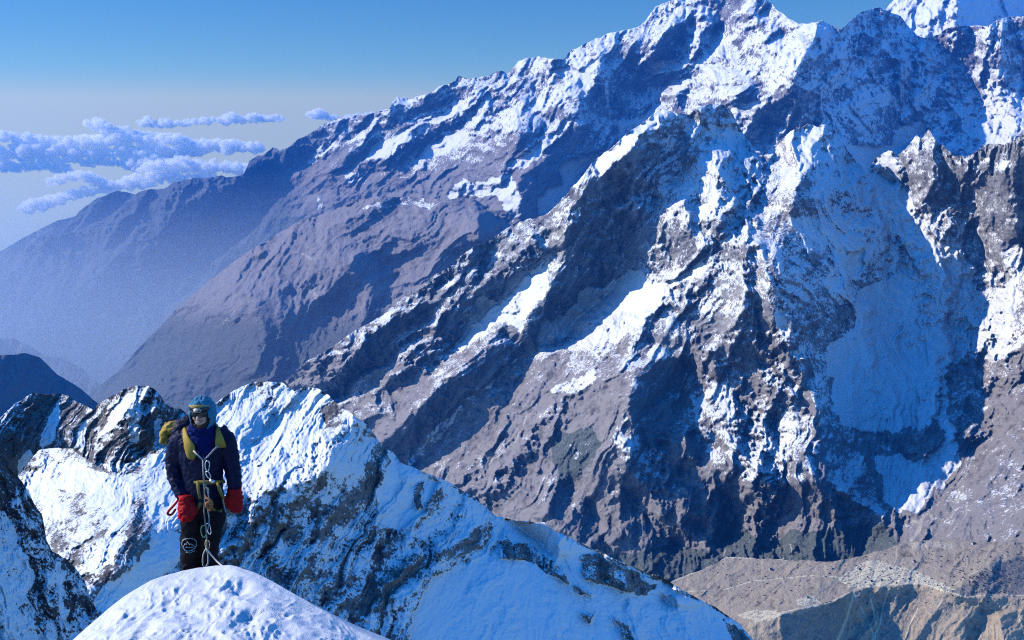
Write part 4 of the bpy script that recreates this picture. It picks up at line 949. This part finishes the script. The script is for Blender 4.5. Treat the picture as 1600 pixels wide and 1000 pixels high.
hn = empty('climbing_harness', W(320, 755, 0)); tag(hn, 'olive climbing harness strapped round the climber\'s waist and thighs', 'harness')
o1 = L(320, 755, 0)
bm = bmesh.new(); loft(bm, [L(320 + 30 * math.sin(a_), 752 + 2 * math.cos(a_), .03 - .165 * math.cos(a_)) - o1 for a_ in np.linspace(-2.2, 2.2, 22)], [(.020, .008)] * 22, 8); new_obj('waist_belt', bm, M['web'], hn)
for pts in ([L(289, 790, .03), L(296, 800, -.11), L(307, 797, -.14), L(314, 785, -.12)], [L(324, 785, -.12), L(334, 797, -.13), L(345, 799, -.07), L(350, 790, .02)]):
    bm = bmesh.new(); loft(bm, [p_ - o1 for p_ in pts], [(.016, .006)] * 4, 8); new_obj('leg_loop', bm, M['web'], hn)
for pts in ([L(309, 752, -.15), L(310, 765, -.16), L(313, 780, -.15)], [L(339, 752, -.13), L(343, 766, -.14), L(349, 780, -.12)]):
    bm = bmesh.new(); loft(bm, [p_ - o1 for p_ in pts], [(.014, .005)] * 3, 8); new_obj('riser_strap', bm, M['web'], hn)
bm = bmesh.new(); box(bm, L(331, 752, -.155) - o1, (.05, .016, .034), bevel=.006); new_obj('buckle', bm, M['metal'], hn)

# chest sling: a V of webbing from both straps
cs = empty('chest_sling', W(318, 719, -.16)); o2 = L(318, 719, -.16); tag(cs, 'pale webbing sling in a V across the climber\'s chest', 'sling')
strap('webbing', [L(302, 704, -.165), L(309, 711, -.18), L(317, 719, -.175)], .008, .005, M['rope'], cs, o2)
strap('webbing', [L(342, 696, -.14), L(334, 703, -.165), L(326, 712, -.175), L(318, 720, -.175)], .008, .005, M['sling'], cs, o2)
strap('webbing', [L(317, 719, -.18), L(318, 740, -.19), L(319, 757, -.185)], .008, .006, M['sling'], cs, o2)

def link(px, py, y, w, h, rot, mat, lab, r=.005, gate=True, grp='carabiners hanging down the climber\'s front'):
    g = empty('carabiner', W(px, py, y)); g.rotation_euler = (0, rot, 0)
    bm = bmesh.new(); n = 22
    pts = [Vector((w * math.cos(a_) * (1 + .18 * math.sin(a_)), 0, h * math.sin(a_))) for a_ in np.linspace(math.radians(28), math.radians(332), n)]
    loft(bm, pts, r, 8); new_obj('frame', bm, mat, g)
    bm = bmesh.new(); loft(bm, [pts[-1], (pts[0] + pts[-1]) / 2, pts[0]], r * .8, 8); new_obj('gate', bm, M['metal'], g)
    return tag(g, lab, 'carabiner', grp)
link(324, 728, -.19, .020, .050, .1, M['metal'], 'silver carabiner clipped just under the V of the chest sling')
link(325.5, 742, -.195, .018, .036, -.35, M['metal'], 'small tilted silver carabiner above the waist belt')
link(323, 770, -.19, .020, .055, 0, M['gold'], 'bronze carabiner just below the waist belt')
link(318.5, 830, -.18, .026, .060, .1, M['green'], 'green locking carabiner at knee height')
link(326, 826, -.185, .020, .055, -.15, M['metal'], 'silver carabiner at knee height beside the green one')
link(324, 851, -.18, .020, .046, .05, M['gold'], 'lowest bronze carabiner, holding the white rope loop')
# cords
def cord(name, pts, r, mat, lab, cat, extra=()):
    bm = bmesh.new()
    P_ = [Vector(p_) for p_ in pts]
    S_ = []
    for i in range(len(P_) - 1):                     # smooth run through the points
        a_, b_, c_, d_ = P_[max(i - 1, 0)], P_[i], P_[i + 1], P_[min(i + 2, len(P_) - 1)]
        for t in np.linspace(0, 1, 7)[:-1]:
            S_.append(.5 * ((2 * b_) + (c_ - a_) * t + (2 * a_ - 5 * b_ + 4 * c_ - d_) * t * t + (3 * b_ - a_ - 3 * c_ + d_) * t ** 3))
    S_.append(P_[-1])
    c0 = S_[0].copy(); loft(bm, [s_ - c0 for s_ in S_], r, 8)
    o_ = new_obj(name, bm, mat); o_.location = FEET + c0
    return tag(o_, lab, cat)
cord('rope', [L(323, 856, -.19), L(318, 866, -.19), L(317, 880, -.19), L(320, 886, -.19), L(325, 880, -.20), L(325, 866, -.20), L(323, 858, -.20), L(331, 868, -.22), L(340, 878, -.26), L(347, 884, -.34), L(352, 887, -.42)], .0075, M['rope'], 'white rope looped at the climber\'s shins and running onto the snow', 'rope')
cord('lanyard', [L(319, 757, -.19), L(320, 780, -.19), L(319, 800, -.19), L(321, 820, -.19), L(323, 840, -.19), L(323, 858, -.19)], .006, M['sling'], 'grey lanyard hanging straight from the belt to the lowest carabiner', 'lanyard')
cord('sling', [L(321, 756, -.185), L(326, 775, -.20), L(325, 795, -.20), L(327, 812, -.195), L(325, 828, -.19)], .006, M['sling'], 'twisted pale sling beside the lanyard at the climber\'s thighs', 'sling')
cord('knot', [L(322, 778, -.20), L(329, 782, -.21), L(331, 790, -.21), L(324, 793, -.22), L(323, 786, -.23), L(329, 787, -.22), L(328, 798, -.20)], .012, M['orange'], 'orange cord knotted in front of the climber\'s thighs', 'cord')
cord('cord', [L(343, 760, -.10), L(347, 772, -.10), L(350, 788, -.08), L(353, 800, -.06)], .007, M['rope'], 'pale gear cord hanging from the harness next to the smooth red mitten', 'cord')
cord('cord', [L(281, 778, -.05), L(273, 788, -.04), L(264, 798, -.03), L(262, 803, -.03), L(268, 804, -.03), L(274, 796, -.04)], .011, M['red'], 'red wrist cord dangling beside the mitten on the left', 'cord')
# ------------------------------------------------------------------ air, clouds, sky, sun, camera
def build_haze():
    bm = bmesh.new(); bmesh.ops.create_cube(bm, size=1)
    me = bpy.data.meshes.new('haze'); bm.to_mesh(me); bm.free()
    x0, x1, y0, y1, z0, z1 = -45000, 45000, -300, 24500, HAZE_BOTTOM, HAZE_TOP
    o = bpy.data.objects.new('haze', me); col.objects.link(o)
    o.location = ((x0 + x1) / 2, (y0 + y1) / 2, (z0 + z1) / 2); o.scale = (x1 - x0, y1 - y0, z1 - z0)
    m = bpy.data.materials.new('haze'); m.use_nodes = True; nt = m.node_tree
    nt.nodes.remove(nt.nodes['Principled BSDF'])
    v = nt.nodes.new('ShaderNodeVolumePrincipled')
    v.inputs['Color'].default_value = HAZE_COLOR; v.inputs['Density'].default_value = HAZE_DENSITY; v.inputs['Anisotropy'].default_value = .2
    nt.links.new(v.outputs[0], nt.nodes['Material Output'].inputs['Volume'])
    me.materials.append(m); tag(o, kind='stuff')
    return o
HAZE_COLOR = (.05, .33, 1.0, 1); HAZE_DENSITY = 1.8e-5
zs = [(o.matrix_world @ Vector(c)).z for o in col.objects if o.type == 'MESH' for c in o.bound_box]
HAZE_BOTTOM, HAZE_TOP = min(zs) - 1, max(max(zs), 0) + 40
build_haze()
def build_mist(top, dens):
    """the denser air lying in the deep valley at the left, thicker towards the bottom"""
    bm = bmesh.new(); bmesh.ops.create_cube(bm, size=1)
    me = bpy.data.meshes.new('mist'); bm.to_mesh(me); bm.free()
    o = bpy.data.objects.new('mist', me); col.objects.link(o)
    x0, x1, y0, y1, z0, z1 = -30000 - top, -400 + top * .01, 8500 - top * .02, 24300 + top * .02, HAZE_BOTTOM + 30 - top * .005, top
    o.location = ((x0 + x1) / 2, (y0 + y1) / 2, (z0 + z1) / 2); o.scale = (x1 - x0, y1 - y0, z1 - z0)
    m = bpy.data.materials.new('mist'); m.use_nodes = True; nt = m.node_tree
    nt.nodes.remove(nt.nodes['Principled BSDF'])
    v = nt.nodes.new('ShaderNodeVolumePrincipled')
    v.inputs['Color'].default_value = (.86, .95, .94, 1); v.inputs['Density'].default_value = dens; v.inputs['Anisotropy'].default_value = .2
    nt.links.new(v.outputs[0], nt.nodes['Material Output'].inputs['Volume'])
    me.materials.append(m); tag(o, kind='stuff')
for top, dens in ((-1250, .9e-5), (-1700, 1.4e-5), (-2200, 2.2e-5), (-2750, 3.2e-5), (-3400, 5e-5)): build_mist(top, dens)

SKY_RAMP = [(-1, (.06, .16, .40)), (-.30, (.10, .22, .45)), (-.20, (.70, .66, .60)), (0, (.86, .77, .60)), (.012, (.86, .79, .60)), (.035, (.66, .82, .64)), (.10, (.54, .88, .72)), (.125, (.50, .88, .74)), (.17, (.42, 1.4, 2.2)), (.35, (.40, 1.9, 3.2)), (1, (.40, 2.2, 3.8))]  # sky tint by elevation; the overhead blue is boosted as added shadow fill
w = bpy.data.worlds.new('World'); sc.world = w; w.use_nodes = True
nt = w.node_tree; bg = nt.nodes['Background']
sky = nt.nodes.new('ShaderNodeTexSky'); sky.sky_type = 'NISHITA'; sky.sun_disc = False
sky.sun_elevation = SUN_EL; sky.sun_rotation = SUN_AZ
sky.altitude = 5000; sky.air_density = 1.0; sky.dust_density = .6; sky.ozone_density = 2.5
tcw = nt.nodes.new('ShaderNodeTexCoord'); sx = nt.nodes.new('ShaderNodeSeparateXYZ'); cx_ = nt.nodes.new('ShaderNodeCombineXYZ'); mxz = nt.nodes.new('ShaderNodeMath')
mxz.operation = 'MAXIMUM'; mxz.inputs[1].default_value = .012
nt.links.new(tcw.outputs['Generated'], sx.inputs[0])
for i_ in (0, 1): nt.links.new(sx.outputs[i_], cx_.inputs[i_])
nt.links.new(sx.outputs[2], mxz.inputs[0]); nt.links.new(mxz.outputs[0], cx_.inputs[2]); nt.links.new(cx_.outputs[0], sky.inputs['Vector'])
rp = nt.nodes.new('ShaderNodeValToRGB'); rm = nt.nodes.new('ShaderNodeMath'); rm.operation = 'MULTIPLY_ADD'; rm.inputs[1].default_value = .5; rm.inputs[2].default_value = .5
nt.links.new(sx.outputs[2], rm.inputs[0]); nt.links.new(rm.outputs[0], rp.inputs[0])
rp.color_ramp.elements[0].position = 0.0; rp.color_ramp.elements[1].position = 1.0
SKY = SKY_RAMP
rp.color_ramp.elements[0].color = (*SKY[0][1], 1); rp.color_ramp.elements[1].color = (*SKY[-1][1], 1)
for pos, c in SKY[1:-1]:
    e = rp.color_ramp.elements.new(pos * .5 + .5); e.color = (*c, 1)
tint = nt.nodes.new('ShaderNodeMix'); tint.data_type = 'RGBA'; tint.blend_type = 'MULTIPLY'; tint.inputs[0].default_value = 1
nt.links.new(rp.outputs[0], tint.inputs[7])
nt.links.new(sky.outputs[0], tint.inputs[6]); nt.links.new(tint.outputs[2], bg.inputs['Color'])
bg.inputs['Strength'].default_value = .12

sl = bpy.data.lights.new('sun', 'SUN'); sl.energy = 5.0; sl.angle = math.radians(.53); sl.color = (1, .92, .80)
so = bpy.data.objects.new('sun', sl); col.objects.link(so)
d = Vector((math.sin(SUN_AZ) * math.cos(SUN_EL), math.cos(SUN_AZ) * math.cos(SUN_EL), math.sin(SUN_EL)))
so.rotation_euler = d.to_track_quat('Z', 'Y').to_euler()

cam = bpy.data.cameras.new('camera'); co = bpy.data.objects.new('camera', cam); col.objects.link(co)
cam.sensor_width = 36; cam.lens = 36 * F / 1600; cam.clip_start = .1; cam.clip_end = 400000
co.rotation_euler = (math.pi / 2 - PITCH, 0, 0)
sc.camera = co

sc.view_settings.view_transform = 'Standard'; sc.view_settings.look = 'None'
sc.view_settings.exposure = 0; sc.view_settings.gamma = 1
sc.cycles.use_denoising = False
sc.cycles.pixel_filter_type = 'BLACKMAN_HARRIS'; sc.cycles.filter_width = 1.1
try: sc.cycles.denoiser = 'OPENIMAGEDENOISE'
except Exception: pass
sc.cycles.diffuse_bounces = 0; sc.cycles.volume_bounces = 44; sc.cycles.max_bounces = 46
sc.cycles.transparent_max_bounces = 12
